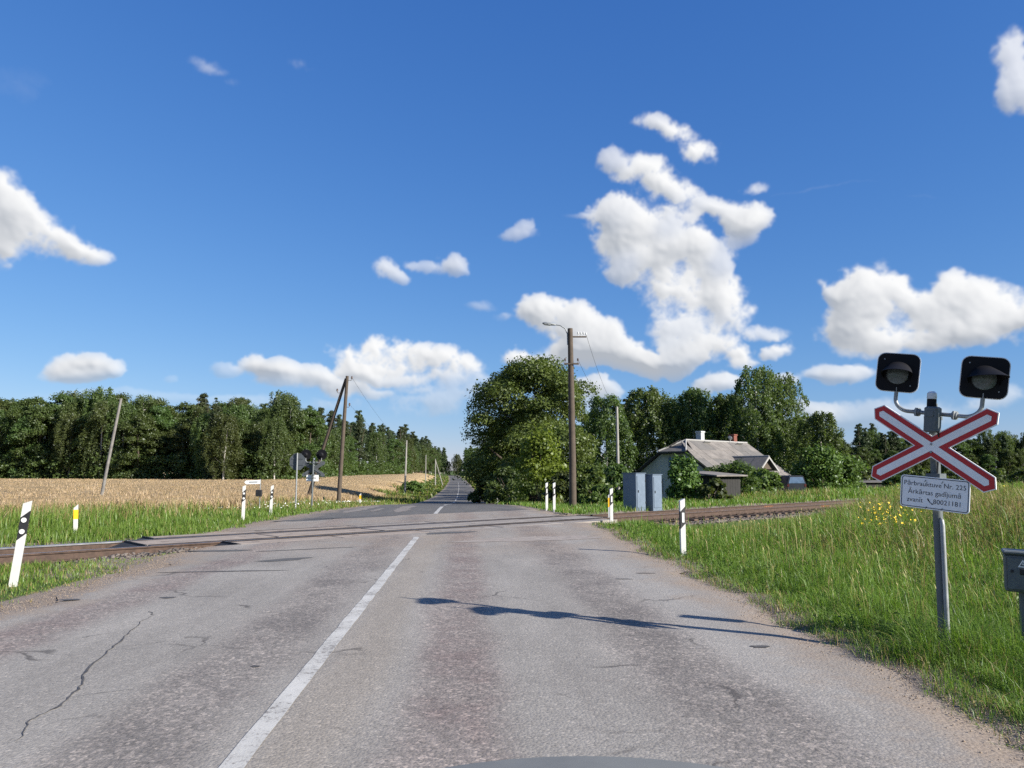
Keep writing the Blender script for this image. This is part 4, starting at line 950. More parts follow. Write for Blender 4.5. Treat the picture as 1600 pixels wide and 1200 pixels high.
def crown_round(rng, h0, h1, rad, nc, cr, per, size, bulge=.45, irregular=.18, **kw):
    C = []; Rr = []; ph = rng.uniform(0, 6.28, 4)
    while len(C) < nc:
        f = rng.random(); a = rng.uniform(0, 6.28)
        e = max(.05, (1-abs((f-bulge)/(1-bulge if f > bulge else bulge+.12))**2.3))**.5*rad*(1+irregular*(math.sin(2*a+ph[0])+.7*math.sin(3*a+ph[1]+f*4)+.5*math.sin(5*a+ph[2])))
        q = e*(rng.random()**.33); C.append((q*math.cos(a), q*math.sin(a), h0+f*(h1-h0))); Rr.append(cr*rng.uniform(.65, 1.3))
    return clumps(rng, np.array(C), Rr, per, size, **kw)
def crown_weeping(rng, h0, h1, rad, ns, per, size):
    out = []
    for k in range(ns):
        f = rng.random()**.8; a = rng.uniform(0, 6.28); e = rad*max(.08, (1-abs((f-.45)/.6)**2.2))**.5*(1+.25*math.sin(3*a+f*5)); q = e*rng.random()**.4
        top = np.array([q*math.cos(a), q*math.sin(a), h0+(h1-h0)*f+.3]); L = rng.uniform(.6, 2.0)*(h1-h0)/9; n = int(per*rng.uniform(.7, 1.3)); u = rng.random(n)
        P = top+np.stack([np.cos(a)*.25*u*L+rng.normal(0, .17, n), np.sin(a)*.25*u*L+rng.normal(0, .17, n), -u*L+rng.normal(0, .12, n)], 1)
        out.append(cards(rng, P, rng.normal(size=(n, 3))+np.array([math.cos(a), math.sin(a), .3])*.8, size, .55))
    return np.concatenate(out)
def crown_pine(rng, h0, h1, rad, nc, per, size):
    C = []; Rr = []
    for k in range(nc):
        f = rng.random()**.85; a = rng.uniform(0, 6.28); e = rad*(.22+.85*(1-f)**.75)*(rng.random()**.5); C.append((e*math.cos(a), e*math.sin(a), h0+f*(h1-h0))); Rr.append(rad*.36*rng.uniform(.6, 1.3)*(1.15-.45*f))
    n = 1500; q = 1-.42*rng.random(n)**.75; a = rng.uniform(0, 6.28, n); e = (rad*.95*(1-q)**.8+.10)*rng.random(n)**.6*(1+.25*np.sin(q*60+a*2))
    P = np.stack([e*np.cos(a), e*np.sin(a), h0+(h1-h0)*q+rng.normal(0, .1, n)-.2*e], 1); N = np.stack([np.cos(a), np.sin(a), .6+0*a], 1)*.7+rng.normal(size=(n, 3))*.5
    return np.concatenate([clumps(rng, np.array(C), Rr, per, size, flat=.9, shell=.25, asp=.4), cards(rng, P, N, size, .4)])
def crown_spruce(rng, h0, h1, rad, per, size):
    out = []; z = h0; L = int((h1-h0)/.26)
    for j in range(L):
        f = j/L; rr = rad*(1-f)**.9*rng.uniform(.8, 1.12)+.12; nb = max(4, int(9*(1-f)+3)); zz = h0+(h1-h0)*f+rng.uniform(-.25, .25)
        for k in range(nb):
            a = rng.uniform(0, 6.28); n = max(4, int(per*(.4+rr/rad))); u = rng.random(n)**.7; w = rng.normal(0, .16, n)*(1-.5*u)
            P = np.stack([np.cos(a)*u*rr-np.sin(a)*w, np.sin(a)*u*rr+np.cos(a)*w, zz-.32*u*rr+rng.normal(0, .07, n)], 1)
            out.append(cards(rng, P, rng.normal(size=(n, 3))*.6+np.array([math.cos(a)*.4, math.sin(a)*.4, .8]), size, .35))
    return np.concatenate(out)
def trunk(rng, h, r, limbs=6, spread=2.0, start=.3, lean=.04, forks=1, limbr=.45):
    m = MB(); random.seed(int(rng.integers(1e6))); lx, ly = rng.normal(0, lean, 2); P = [(lx*h*f*f, ly*h*f*f, h*f-.3*(f == 0)) for f in (0, .04, .15, .4, .7, 1)]
    m.tube(P, [r*1.45, r*1.12, r, r*.8, r*.5, r*.12], 9, jit=.06)
    for k in range(limbs):
        f = start+(1-start)*.85*k/max(1, limbs-1); a = rng.uniform(0, 6.28); L = spread*(1-.55*f)*rng.uniform(.8, 1.2); b = Vector((lx*h*f*f, ly*h*f*f, h*f)); d = Vector((math.cos(a), math.sin(a), 0))
        m.tube([b, b+d*L*.4+Vector((0, 0, L*.22)), b+d*L*.8+Vector((0, 0, L*.55)), b+d*L+Vector((0, 0, L*.75))], [r*limbr*(1-f*.6), r*limbr*.7*(1-f*.6), r*limbr*.4*(1-f*.6), .012], 6, jit=.06)
    return m
def tree_proto(kind, seed, **k):
    rng = np.random.default_rng(seed)
    if kind == 'pine': h = k['h']; V = crown_pine(rng, h*.30, h, k['r'], 70, 170, .15); tm = trunk(rng, h*.97, .17, 7, k['r']*.8, .42); mats = ('pine', 'bark')
    elif kind == 'spruce': h = k['h']; V = crown_spruce(rng, h*.08, h, k['r'], 22, .15); tm = trunk(rng, h*.98, .15, 3, .6, .5); mats = ('spruce', 'bark')
    elif kind == 'birch': h = k['h']; V = crown_weeping(rng, h*.14, h, k['r'], k.get('ns', 260), 66, k.get('size', .115)); tm = trunk(rng, h*.93, .15, 8, k['r']*.8, .3); mats = ('birch', 'birchbark')
    else: h = k['h']; V = crown_round(rng, h*k.get('lo', .12), h*.96, k['r'], k.get('nc', 60), k['r']*.30, k.get('per', 260), k.get('size', .125)); tm = trunk(rng, h*.85, .2, 8, k['r']*.8, .2); mats = (k.get('mat', 'broad'), 'bark')
    tmesh = tm.mesh('trunk', M_[mats[1]]); smooth_mesh(tmesh)
    return card_mesh('crown', V, M_[mats[0]]), tmesh
def plant(name, protos, label, cat, x, y, rz=0, s=1.0, sz=None, group=None, z=None):
    root = thing(name, label, cat, (x, y, gz(x, y) if z is None else z), rz, group); root.scale = (s, s, sz or s)
    link('crown', protos[0], root); link('trunk', protos[1], root); return root
# big linden by the road
rng = np.random.default_rng(77)
V = crown_round(rng, .8, 10.8, 5.6, 128, 1.42, 760, .098, bulge=.42, irregular=.18, flat=.72, shell=.78)
tm = trunk(rng, 9.0, .38, 12, 4.2, .15); tmm = tm.mesh('trunk', M_['bark']); smooth_mesh(tmm)
root = thing('linden_tree', 'big round dark green broadleaf tree by the road behind the lamp pole', 'tree', (1.7, 62.0, gz(1.7, 62))); link('crown', card_mesh('crown', V, M_['linden']), root); link('trunk', tmm, root)
PR = {}
for nm, kind, seed, kw in (('pine_a', 'pine', 1, dict(h=15, r=2.3)), ('pine_b', 'pine', 2, dict(h=14, r=2.0)), ('spruce', 'spruce', 3, dict(h=13.5, r=2.2)), ('birch_a', 'birch', 4, dict(h=12, r=2.7)), ('birch_b', 'birch', 5, dict(h=11, r=2.3)),
                           ('broad_a', 'broad', 6, dict(h=11, r=3.3)), ('broad_b', 'broad', 7, dict(h=9.5, r=2.9, lo=.05)), ('birch_tall', 'birch', 8, dict(h=14, r=3.3, ns=330, size=.13)), ('birch_near', 'birch', 9, dict(h=11, r=3.0, ns=260, size=.13)), ('broad_near', 'broad', 10, dict(h=9, r=3.2, lo=.02, nc=70, per=190, size=.14))):
    PR[nm] = tree_proto(kind, seed, **kw)
LBL = {'pine_a': ('pine_tree', 'tall dark pine'), 'pine_b': ('pine_tree', 'tall dark pine'), 'spruce': ('spruce_tree', 'pointed dark spruce'), 'birch_a': ('birch_tree', 'green birch'), 'birch_b': ('birch_tree', 'green birch'), 'broad_a': ('leafy_tree', 'bushy leafy tree'), 'broad_b': ('leafy_tree', 'bushy leafy tree')}
rng = random.Random(31)
# forest behind the golden field: edge line, then rows behind it
edge = [(-125, 132), (-82, 124), (-60, 116), (-41, 110), (-32.5, 106), (-36, 128), (-39, 160), (-41, 200), (-36, 260), (-38, 330), (-42, 420), (-48, 560)]
def along(P, st):
    out = []; acc = 0
    for (x0, y0), (x1, y1) in zip(P[:-1], P[1:]):
        L = math.hypot(x1-x0, y1-y0); nx_, ny_ = -(y1-y0)/L, (x1-x0)/L
        while acc < L: f = acc/L; out.append((x0+(x1-x0)*f, y0+(y1-y0)*f, nx_, ny_)); acc += st
        acc -= L
    return out
FOREST = []
def forest(P, rows, where, grp, hs=lambda x, y: 1.0):
    for dep, st, kinds, smin, smax in rows:
        for x, y, nx_, ny_ in along(P, st):
            k = rng.choice(kinds); dd = dep+rng.uniform(-1.6, 1.6); s = rng.uniform(smin, smax)*hs(x, y); px = x+nx_*dd+rng.uniform(-1, 1); py = y+ny_*dd+rng.uniform(-1, 1)
            nm, lb = LBL[k]; plant(nm, PR[k], lb+' '+where, 'tree', px, py, rng.uniform(0, 6.28), s, s*rng.uniform(.92, 1.12), grp); FOREST.append((px, py))
forest(edge[:5], [(1.5, 3.4, ['broad_b', 'birch_b', 'broad_b', 'birch_a'], .85, 1.15), (5.0, 3.6, ['birch_a', 'broad_a', 'broad_a', 'birch_a'], 1.05, 1.25), (9, 3.4, ['broad_a', 'birch_a', 'broad_a', 'birch_a'], 1.15, 1.28), (14, 3.6, ['pine_b', 'broad_a', 'pine_b', 'spruce', 'birch_a'], .96, 1.02)], 'in the forest edge behind the golden field', 'trees of the forest behind the golden field', lambda x, y: float(np.interp(x, [-80, -55, -40, -32], [1, .93, .82, .78])))
forest(edge[4:8], [(1.5, 4.2, ['broad_b', 'birch_b', 'birch_a', 'broad_a'], .85, 1.15), (5.5, 3.9, ['birch_a', 'broad_a', 'birch_a', 'pine_b'], 1.05, 1.2), (10, 4.2, ['pine_a', 'pine_b', 'birch_a', 'spruce'], 1.0, 1.12)], 'in the wood left of the road beyond the golden field', 'trees of the wood along the far road', lambda x, y: float(np.interp(y, [106, 135, 200], [.76, .84, .98])))
forest(edge[7:], [(2, 7.5, ['birch_a', 'pine_a', 'broad_a'], .95, 1.15), (8, 7.5, ['pine_a', 'spruce', 'pine_b'], 1.0, 1.2)], 'in the distant wood at the end of the road', 'distant trees at the end of the road')
forest([(30, 455), (-5, 468), (-30, 472), (-62, 478)], [(0, 6.5, ['birch_a', 'broad_a', 'pine_a'], .8, 1.1), (8, 6.5, ['pine_a', 'pine_b', 'birch_a'], .9, 1.2)], 'closing the view at the end of the road', 'distant trees closing the road')
# trees further down the right side of the road, behind the linden
for x, y, k, s in ((1.5, 82, 'broad_a', .95), (-1.5, 104, 'birch_a', .8), (-2.5, 135, 'broad_a', 1.0), (-5, 170, 'broad_b', 1.0), (-8, 230, 'birch_a', 1.0), (-14, 300, 'broad_a', 1.1), (-20, 360, 'birch_a', 1.1), (3.5, 118, 'broad_a', 1.1), (2, 150, 'pine_b', .95), (-1, 200, 'birch_b', 1.1), (-6, 270, 'pine_a', 1.0)):
    plant('leafy_tree' if 'broad' in k else 'birch_tree' if 'birch' in k else 'pine_tree', PR[k], 'roadside tree in the row beyond the big round tree', 'tree', x, y, x*7+y, s, None, 'roadside trees beyond the big round tree')
# birches and shrubs round the house: (pixel bearing, distance, top above camera px)
def col(px, d): return (px-800)/1202*d
for px, d, k, hgt, sx, lab in ((948, 84, 'birch_near', 10.6, .9, 'drooping birch just right of the big round tree, behind the slim grey pole'), (1010, 86, 'birch_near', 11.6, 1.0, 'drooping birch rising above the left gable of the house'), (1052, 90, 'birch_a', 10.8, .9, 'birch behind the pale chimney of the house'),
                           (1085, 84, 'birch_near', 11.3, .9, 'pointed birch rising behind the middle of the house roof'), (1130, 86, 'birch_near', 10.9, .95, 'birch behind the red brick chimney of the house'), (1183, 80, 'birch_tall', 13.3, .88, 'tallest dark birch right of the house, left of its pair'), (1222, 82, 'birch_tall', 12.8, .85, 'tall birch right of the house, right of its pair'),
                           (1283, 76, 'birch_near', 8.2, .85, 'weeping birch standing right of the tall pair'), (1150, 96, 'pine_b', 12.0, 1, 'dark pine half hidden left of the tall birch pair'), (980, 98, 'pine_a', 11.6, 1, 'dark pine half hidden left of the house birches')):
    base = {'birch_near': 11, 'birch_tall': 14, 'birch_a': 12, 'pine_a': 15, 'pine_b': 14}[k]; x = col(px, d); sc = hgt/base
    plant('birch_tree' if 'birch' in k else 'pine_tree', PR[k], lab, 'tree', x, d, px*.7, sx*max(sc, .9), sc)
for px, d, k in ((935, 96, 'broad_a'), (1000, 100, 'broad_a'), (1060, 100, 'birch_a'), (1110, 100, 'broad_a'), (1165, 92, 'broad_a'), (1205, 95, 'broad_a'), (1250, 92, 'broad_b'), (1030, 108, 'pine_b'), (1090, 110, 'pine_b'), (1140, 108, 'broad_a')):
    x = col(px, d); plant('leafy_tree', PR[k], 'leafy tree in the dark wood behind the house', 'tree', x, d, px, .95, .92, 'trees of the dark wood behind the house')
redge = [(44, 150), (60, 200), (95, 235), (135, 250), (190, 245)]
redge = [(52, 172), (74, 205), (104, 222), (142, 226), (190, 220)]
forest(redge, [(1, 5.0, ['broad_b', 'birch_b', 'spruce', 'broad_a'], .7, .95), (6, 4.2, ['pine_a', 'pine_b', 'spruce'], .85, 1.0), (9, 3.8, ['broad_a', 'birch_a', 'pine_b', 'broad_a'], 1.05, 1.2), (13, 4.5, ['pine_a', 'pine_b', 'birch_a'], .92, 1.02), (19, 4.5, ['pine_a', 'broad_a', 'birch_a'], .95, 1.1)], 'in the dark wood behind the crossbuck', 'trees of the dark wood behind the crossbuck')
# ---- shrubs
def bush(label, x, y, w, h, d=None, n=26, per=150, size=.09, mat='shrub', name='bush', seed=0, group=None, flat=.85, upright=False):
    rng = np.random.default_rng(seed or int(abs(x*131+y*17))+1); d = d or w; C = []; Rr = []
    for k in range(n):
        a = rng.uniform(0, 6.28); f = rng.random(); e = math.sqrt(max(.05, 1-(f*.95)**2))*rng.random()**.4; C.append((e*w/2*math.cos(a)*.8, e*d/2*math.sin(a)*.8, h*(.10+.76*f))); Rr.append(min(w, h)*.20*rng.uniform(.7, 1.35))
    V = clumps(rng, np.array(C), Rr, per, size, flat=flat*(1.6 if upright else 1), shell=.3)
    root = thing(name, label, 'bush', (x, y, gz(x, y)), 0, group); link('foliage', card_mesh('foliage', V, M_[mat]), root)
    m = MB()
    for k in range(5): a = rng.uniform(0, 6.28); q = w*.25; m.tube([(0, 0, -.1), (q*.3*math.cos(a), q*.3*math.sin(a), h*.3), (q*math.cos(a), q*math.sin(a), h*.7)], [.035, .025, .01], 5)
    m.build('stem', M_['bark'], root); return root
bush('bright green willow bush in front of the big round tree', col(843, 46), 46, 3.6, 4.6, n=40, per=190, size=.10, mat='willow', upright=True)
bush('dark bush under the big tree left of the willow bush', col(800, 52), 52, 4.2, 2.6, n=30, mat='broad', size=.10)
bush('dark bush at the foot of the big tree nearest the road', col(765, 62), 62, 3.5, 2.4, n=26, mat='broad', size=.11)
bush('leafy bush directly behind the lamp pole foot', col(885, 40), 40, 2.8, 1.9, n=26, mat='broad')
bush('leafy green bush right of the lamp pole', col(920, 40), 40, 2.8, 2.1, n=28, mat='shrub')
bush('dark creeper-covered bush left of the blue cabinets', col(962, 37), 37, 1.7, 1.95, n=24, mat='broad')
bush('low weedy bush between the lamp pole and the cabinets', col(935, 36), 36, 2.2, 1.0, n=20, mat='shrub')
bush('leafy shrub right of the cabinets in front of the gable', col(1064, 40), 40, 1.9, 2.25, n=36, per=190, mat='shrub', upright=True)
bush('dark shrub hiding the house wall right of the low shed', col(1150, 46), 46, 3.4, 2.4, n=34, mat='broad', size=.085)
bush('bright leafy vine bush in front of the porch', col(1180, 50), 50, 3.6, 2.0, n=34, per=120, size=.13, mat='shrub')
bush('dark shrub between the shed and the shadowed house wall', col(1118, 48), 48, 2.4, 2.3, n=28, mat='birch', size=.085)
bush('big green bush right of the parked car', col(1275, 66), 66, 5.2, 4.6, n=46, per=170, size=.12, mat='shrub')
bush('rounded green bush below the weeping birch', col(1312, 70), 70, 4.8, 4.3, n=42, per=170, size=.12, mat='shrub')
bush('low grey-green bush behind the parked car', col(1240, 72), 72, 4.0, 3.2, n=30, mat='broad', size=.11)
bush('low bush between the flat shelter and the crossbuck', col(1395, 92), 92, 4.0, 2.2, n=26, mat='broad', size=.13)
bush('low round green bush at the golden field edge beside the grey pole', col(645, 118), 118, 5.0, 1.8, 4, n=40, per=120, size=.13, mat='shrub')
bush('low dark bush overgrowing the front of the plank shed', col(1112, 39), 39, 2.0, 1.15, n=26, mat='broad')
for k, (px, d, w, h) in enumerate(((1350, 100, 6, 3.0), (1430, 125, 8, 3.2), (1500, 130, 9, 3.0), (1570, 120, 8, 3.4), (1460, 105, 6, 2.0), (1540, 108, 7, 2.2), (1600, 100, 6, 2.2))):
    bush('low scrub bush in the meadow in front of the dark wood', col(px, d), d, w, h, n=22, per=90, size=.2, mat='birch', group='scrub in the far meadow')
# undergrowth along the forest foot
def fringe(P, n, h, size, label, mat='broad', depth=5):
    rng = np.random.default_rng(9); A = along(P, .8); out = []
    C = []; Rr = []
    for k in range(n): x, y, a, b = A[int(rng.integers(len(A)))]; q = rng.uniform(-2.0, depth); px, py = x+a*q+rng.normal()*.5, y+b*q; C.append((px, py, gz(px, py)+h*1.3*rng.random()**1.6)); Rr.append(h*rng.uniform(.3, .6))
    o = link('undergrowth', card_mesh('undergrowth', clumps(rng, np.array(C), Rr, 70, size, shell=.3), M_[mat])); return tag(o, label, 'undergrowth', kind='stuff')
fringe(edge[:5], 1100, 3.0, .16, 'low leafy undergrowth along the foot of the forest behind the field'); fringe(edge[4:9], 800, 3.0, .2, 'low undergrowth along the wood left of the far road')
fringe(redge, 260, 3.0, .3, 'low undergrowth at the foot of the dark wood behind the crossbuck', 'birch')
fringe([(-4, 400), (0, 300), (3, 220), (5, 170), (6, 130), (5, 100)], 300, 2.6, .25, 'tangled undergrowth along the right side of the far road', 'broad', 4)
# ------------------------------------------------------------------ golden field
def in_field(x, y):
    r = x-XC(y); s = S_(x, y); e = sstep(0, 1, 0*x)
    return (s > 11.5+1.2*np.sin(x*.35)) & (r < -7.6-1.2*np.sin(y*.21)-sstep(60, 110, y)*2.5) & (y < 330)
fx_ = axis((-170, -60, 3), (-60, -6, .8)); fy_ = axis((14, 70, .8), (70, 330, 4))
X, Y = np.meshgrid(fx_, fy_); rng = np.random.default_rng(3)
Z = H(X, Y)+.50+rng.normal(0, .035, X.shape); inside = in_field(X, Y); Z = np.where(inside, Z, H(X, Y)-.3)
I = np.arange(X.size).reshape(X.shape); F = np.stack([I[:-1, :-1], I[:-1, 1:], I[1:, 1:], I[1:, :-1]], -1).reshape(-1, 4)
ok = inside.ravel()[F].sum(1) >= 1; F = F[ok]
t = NT('ripe_wheat'); v = t.co(); st = t.n('ShaderNodeMapping'); st.inputs['Scale'].default_value = (.25, 1.6, 1); st.inputs['Rotation'].default_value = (0, 0, R(-20)); t.l(v, st.inputs[0])
n1 = t.noise(st.outputs[0], .3, 4, .6); n2 = t.noise(v, 3.5, 5, .75); n3 = t.noise(v, 18, 3, .7)
c = t.ramp(t.m('ADD', t.m('MULTIPLY', n1, .45), t.m('MULTIPLY', n2, .55)), [(.3, (.32, .23, .125)), (.5, (.40, .30, .17)), (.7, (.48, .37, .225))])
c = t.mix(t.mr(n3, .55, .35, 0, .5), c, (.20, .12, .05))
t.pbr(c, .9, 0, t.bump(t.m('ADD', n3, n2), .9, .15), .1)
tag(link('wheat_field', mesh_np('wheat_field', np.stack([X, Y, Z], -1).reshape(-1, 3), F, t.mat, smooth=True)), kind='structure')
# ------------------------------------------------------------------ grass
def blades(rng, P, h, w, bend, mats, midx, name, label, cat, nseg=2):
    n = len(P); a = rng.uniform(0, 6.28, n); b = a+rng.normal(0, .5, n)+1.57
    wv = np.stack([np.cos(a), np.sin(a), 0*a], 1)*w[:, None]*.5; lv = np.stack([np.cos(b), np.sin(b), 0*b], 1)*(bend*h)[:, None]; up = np.stack([0*h, 0*h, h], 1)
    V = np.stack([P-wv, P+wv, P+up*.55+lv*.28-wv*.8, P+up*.55+lv*.28+wv*.8, P+up*(1-.35*np.minimum(1, bend)[:, None])+lv], 1)
    F = (np.array([(0, 1, 3), (0, 3, 2), (2, 3, 4)])[None]+5*np.arange(n)[:, None, None]).reshape(-1, 3)
    o = link(name, mesh_np(name, V.reshape(-1, 3), F, mats, np.repeat(midx, 3))); return tag(o, label, cat, kind='stuff')
def vnoise(x, y, sc, seed):
    r = np.random.default_rng(seed); ph = r.uniform(0, 6.28, (6, 2)); an = r.uniform(0, 6.28, 6); out = 0
    for k in range(6): f = sc*1.7**(k % 3)*(1+.13*k); out = out+np.sin((x*np.cos(an[k])+y*np.sin(an[k]))*f+ph[k, 0])*(.7**(k % 3))
    return out/3.3
rng = np.random.default_rng(12)
def polar(n, a0, a1, d0, d1, pw=1.0):
    az = np.radians(rng.uniform(a0, a1, n)); d = d0*(d1/d0)**rng.random(n); return np.sin(az)*d, np.cos(az)*d, d
def edge_d(x, y): r = x-XC(y); return np.where(r > 0, r-HW(y, 1), -r-HW(y, -1))+.12*np.sin(y*1.9)+.10*np.sin(y*5.3)
def tufty(x, y, k=.6): n = len(x); return x+rng.normal(0, .03, n), y+rng.normal(0, .03, n)
# right verge, in front of the track
n = 430000; x, y, d = polar(n, -2, 44, 3.3, 75)
e = edge_d(x, y); s = S_(x, y); r = x-XC(y)
cl = vnoise(x, y, 2.2, 1); big = vnoise(x, y, .35, 2); fine = vnoise(x, y, 9, 7)
keep = (r > 0) & (e > -.28+.22*fine*.6) & (s < -2.3-.9*sstep(16, 8, x)*sstep(3.5, 5, x)+.3*fine) & (rng.random(n) < sstep(-.3, .3, e)*.8+.2) & (rng.random(n) < .78+.35*fine)
x, y, d, e, s, cl, big, fine = [q[keep] for q in (x, y, d, e, s, cl, big, fine)]
tall = sstep(1.6, 4.5, e+.9*big)*sstep(9, 16, y)*sstep(-2.0, -5.0, s)*sstep(.0, .22, x/y-.24)
pb = 1+1.3*np.exp(-((x-3.45)**2+(y-6.1)**2)/.35); h = pb*(.09+.13*sstep(.0, .9, e)+.09*cl*sstep(.3, 1, e)+.05*fine)*rng.uniform(.55, 1.35, len(x))
tl = rng.random(len(x)) < .6*tall; h = np.where(tl, h+rng.uniform(.2, .75, len(x))*tall, h); h = np.maximum(h, .05)
st = rng.random(len(x)) < .012*sstep(.5, 1.5, e); h = np.where(st, h+rng.uniform(.12, .38, len(x)), h)
w = np.maximum(.0042, d*.00062)*rng.uniform(.7, 1.5, len(x)); bend = np.abs(rng.normal(.75, .4, len(x)))
dryp = .04+(.30+.35*sstep(.4, .62, x/y)*sstep(11, 18, y))*tall*sstep(-.5, .7, big+.25)+.25*st+.22*sstep(.45, 0, e)+.1*(fine < -.4); mi = (rng.random(len(x)) < dryp).astype(int)
blades(rng, np.stack([x, y, H(x, y)-.02], -1), h, w, bend, [M_['grass'], M_['dry']], mi, 'grass', 'lush green verge grass with drying seed stalks right of the road', 'grass')
# seed heads on the stalks
n = 1300; x, y, d = polar(n, 11, 43, 7.5, 34); e = edge_d(x, y); k = (x > 0) & (e > .6) & (S_(x, y) < -3.2); x, y, d = x[k], y[k], d[k]; tl = sstep(9, 16, y)*sstep(.0, .22, x/y-.24)
hh = rng.uniform(.26, .42, len(x))+.42*tl*rng.random(len(x)); P = np.stack([x, y, H(x, y)+hh], -1); a = rng.uniform(0, 6.28, len(x)); ln = rng.uniform(.03, .07, len(x)); tip = np.stack([np.cos(a)*.5, np.sin(a)*.5, np.ones(len(x))*.8], -1)*ln[:, None]; sd2 = np.stack([-np.sin(a), np.cos(a), 0*a], -1)*np.maximum(.005, d*.0006)[:, None]
low = np.stack([x-np.cos(a)*.06, y-np.sin(a)*.06, H(x, y)], -1); thin = sd2*.22
V = np.stack([P-tip*.6, P-sd2, P+tip, P+sd2, low-thin, low+thin, P+thin, P-thin], 1).reshape(-1, 4, 3).reshape(-1, 3)
tag(link('seed_heads', card_mesh('seed_heads', V, M_['dry'])), 'pale grass seed heads nodding above the right verge', 'seed heads', kind='stuff')
# broad weeds in the right verge
n = 26000; x, y, d = polar(n, 4, 42, 3.6, 26); e = edge_d(x, y); k = (x > 0) & (e > .15) & (S_(x, y) < -2.3) & (vnoise(x, y, 1.4, 5) > .0)
x, y, e = x[k], y[k], e[k]; P = np.stack([x, y, H(x, y)+rng.uniform(.03, .22, len(x))*np.minimum(1, .4+e)], -1)
tag(link('weeds', card_mesh('weeds', cards(rng, P, rng.normal(size=P.shape)*.6+np.array([0, 0, 1.0]), .018, .5), M_['shrub'])), 'broad leafy weeds scattered through the right verge', 'weeds', kind='stuff')
# left verge: triangle before the track, strip beyond it, verges down the road
n = 360000; x, y, d = polar(n, -46, 2, 6.0, 90); e = edge_d(x, y); s = S_(x, y); r = x-XC(y); fine = vnoise(x, y, 6, 8); cl = vnoise(x, y, 1.3, 9); big = vnoise(x, y, .3, 3)
near = (s < -2.5+.35*fine) & (rng.random(n) < .75*sstep(-.05, .5, e-.1+.3*fine)); beyond = (s > 1.9+.35*fine) & (e > .12+.3*fine) & ~((s > 12.5) & in_field(x, y))
keep = (r < 0) & (near | beyond); x, y, d, e, s, fine, cl, big = [q[keep] for q in (x, y, d, e, s, fine, cl, big)]
tall = sstep(2.5, 6, s)*sstep(-8.5, -12, x)*sstep(-.7, .4, big+.35); h = (.11+.12*sstep(.2, 1.5, e)+.06*cl)*rng.uniform(.6, 1.35, len(x)); tl = rng.random(len(x)) < .5*tall
h = np.where(s < 0, h*.55, h); h = np.where(tl, h+rng.uniform(.15, .5, len(x))*tall, h); h = np.maximum(h, .05)
w = np.maximum(.0045, d*.00066)*rng.uniform(.7, 1.5, len(x)); bend = np.abs(rng.normal(.35, .25, len(x)))
dryp = .05+.40*tall*sstep(5, 11, s)+.35*(s < 0)*sstep(.6, 0, e)+.12*(s < 0)+.3*sstep(10, 12.5, s); mi = (rng.random(len(x)) < dryp).astype(int)
blades(rng, np.stack([x, y, H(x, y)-.02], -1), h, w, bend, [M_['grass'], M_['dry']], mi, 'grass', 'green meadow grass between the left rails and the golden field', 'grass')
# behind the track on the right, round the lamp pole, cabinets and house
n = 220000; x, y, d = polar(n, -2, 44, 24, 170); e = edge_d(x, y); s = S_(x, y); r = x-XC(y); fine = vnoise(x, y, 5, 18); big = vnoise(x, y, .22, 4)
keep = (r > 0) & (s > 1.95+.3*fine) & (e > .1+.3*fine); x, y, d, e, s, big = [q[keep] for q in (x, y, d, e, s, big)]
far = sstep(34, 48, y)*sstep(6, 12, x); h = (.14+.12*rng.random(len(x))+.38*far*rng.random(len(x)))*rng.uniform(.7, 1.3, len(x)); w = np.maximum(.006, d*.00075)*rng.uniform(.7, 1.5, len(x))
mi = (rng.random(len(x)) < .08+.38*far*sstep(-.4, .6, big+.2)).astype(int)
blades(rng, np.stack([x, y, H(x, y)-.02], -1), h, w, np.abs(rng.normal(.35, .25, len(x))), [M_['grass'], M_['dry']], mi, 'grass', 'grass and rough meadow behind the rails around the house', 'grass')
# verges further down the road
n = 60000; x, y, d = polar(n, -22, 6, 60, 420); e = edge_d(x, y); r = x-XC(y); keep = (e > 0) & (e < 12) & ~in_field(x, y); x, y, d = x[keep], y[keep], d[keep]
blades(rng, np.stack([x, y, H(x, y)-.02], -1), rng.uniform(.2, .55, len(x)), d*.0011, np.abs(rng.normal(.3, .2, len(x))), [M_['grass'], M_['dry']], (rng.random(len(x)) < .15).astype(int), 'grass', 'roadside grass strips along the far road', 'grass')
# wheat ears standing along the near edge and over the crop
n = 150000; x, y, d = polar(n, -44, -3, 20, 140); k = in_field(x, y); x, y, d = x[k], y[k], d[k]
blades(rng, np.stack([x, y, H(x, y)+.18], -1), rng.uniform(.35, .52, len(x)), np.maximum(.008, d*.0009), np.abs(rng.normal(.3, .2, len(x))), [M_['wheat'], M_['dry']], (rng.random(len(x)) < .25).astype(int), 'wheat', 'ripe golden wheat standing in the field before the forest', 'wheat')
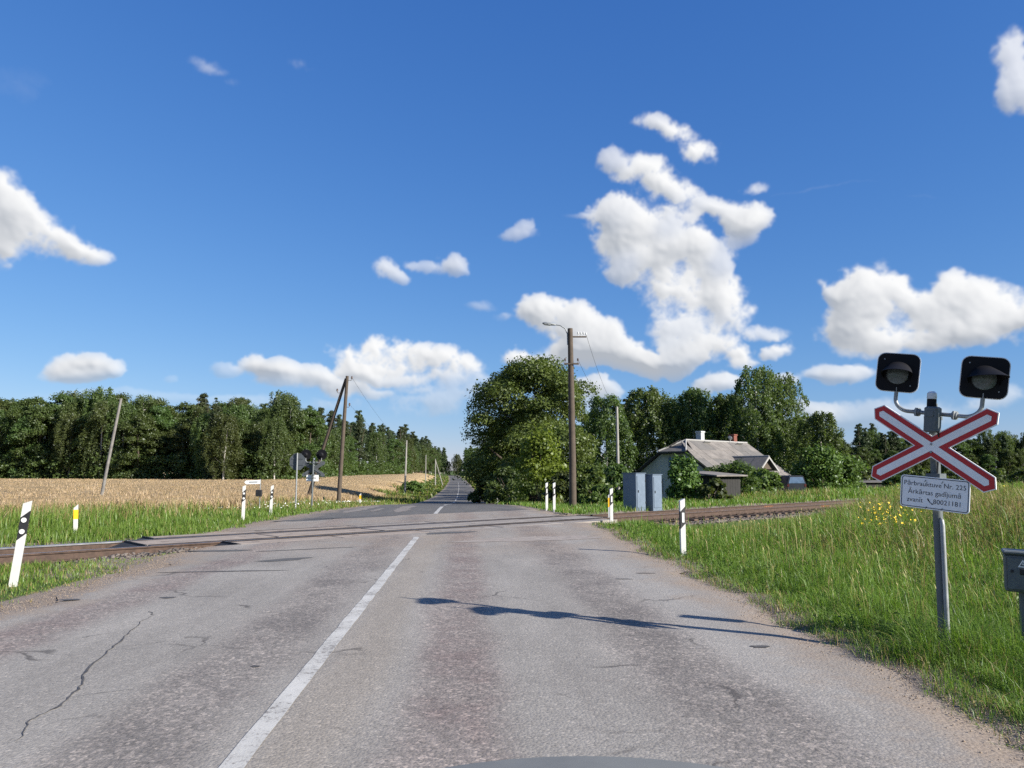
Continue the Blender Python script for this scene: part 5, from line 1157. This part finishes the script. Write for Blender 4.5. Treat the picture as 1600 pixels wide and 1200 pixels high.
# flowers
def heads(name, label, P, size, mat): return tag(link(name, card_mesh(name, cards(rng, P, rng.normal(size=P.shape)*.5+np.array([0, -.5, .8]), size, .9), M_[mat])), label, 'flowers', kind='stuff')
n = 260; yy = rng.uniform(27, 50, n); xx = XC(yy)-HW(yy, -1)-rng.uniform(.6, 4.5, n); k = ~in_field(xx, yy) & (S_(xx, yy) > 3); heads('white_flowers', 'tiny white flowers in the grass at the foot of the far signal', np.stack([xx, yy, H(xx, yy)+.24], -1)[k], .022, 'petal_w')
cx, cy_ = 7.3, 15.2; n = 110; xx = cx+rng.normal(0, .22, n); yy = cy_+rng.normal(0, .3, n); heads('goldenrod', 'patch of yellow goldenrod in the tall grass left of the signal post', np.stack([xx, yy, H(xx, yy)+rng.uniform(.45, .9, n)], -1), .018, 'petal_y')
n = 90; xx = rng.uniform(30, 60, n); yy = rng.uniform(50, 75, n); heads('yellow_flowers', 'scattered yellow flowers in the far meadow', np.stack([xx, yy, H(xx, yy)+rng.uniform(.4, .7, n)], -1), .07, 'petal_y')
# ------------------------------------------------------------------ own car: bonnet edge at the foot of the picture
car = thing('car_bonnet', 'dark grey car bonnet edge at the very bottom of the view', 'car', (0.12, 0, 0))
def bz(u, f): return .890+.105*(1-u*u)-.02*f
V = []; nu, nf = 24, 14
for j in range(nf+1):
    f = j/nf; yy = .62+.74*f
    for i in range(nu+1):
        u = -1+2*i/nu; V.append((u*(.78-.06*f), yy-.20*u*u*f, bz(u, f)-.25*max(0, abs(u)-.93)/.07))
Fs = [(j*(nu+1)+i, j*(nu+1)+i+1, (j+1)*(nu+1)+i+1, (j+1)*(nu+1)+i) for j in range(nf) for i in range(nu)]
m = MB(); m.add(V, Fs); m.build('bonnet', plain('grey_car_paint', (.15, .155, .15), .7, var=.1), car, True)
m = MB()
b0 = nf*(nu+1)
vs = [V[b0+i] for i in range(nu+1)]+[(V[b0+i][0], V[b0+i][1]+.05, .45) for i in range(nu+1)]
m.add(vs, [(i, i+1, nu+2+i, nu+1+i) for i in range(nu)]); m.build('nose', plain('grey_nose_paint', (.10, .105, .105), .6, var=.1), car, True)
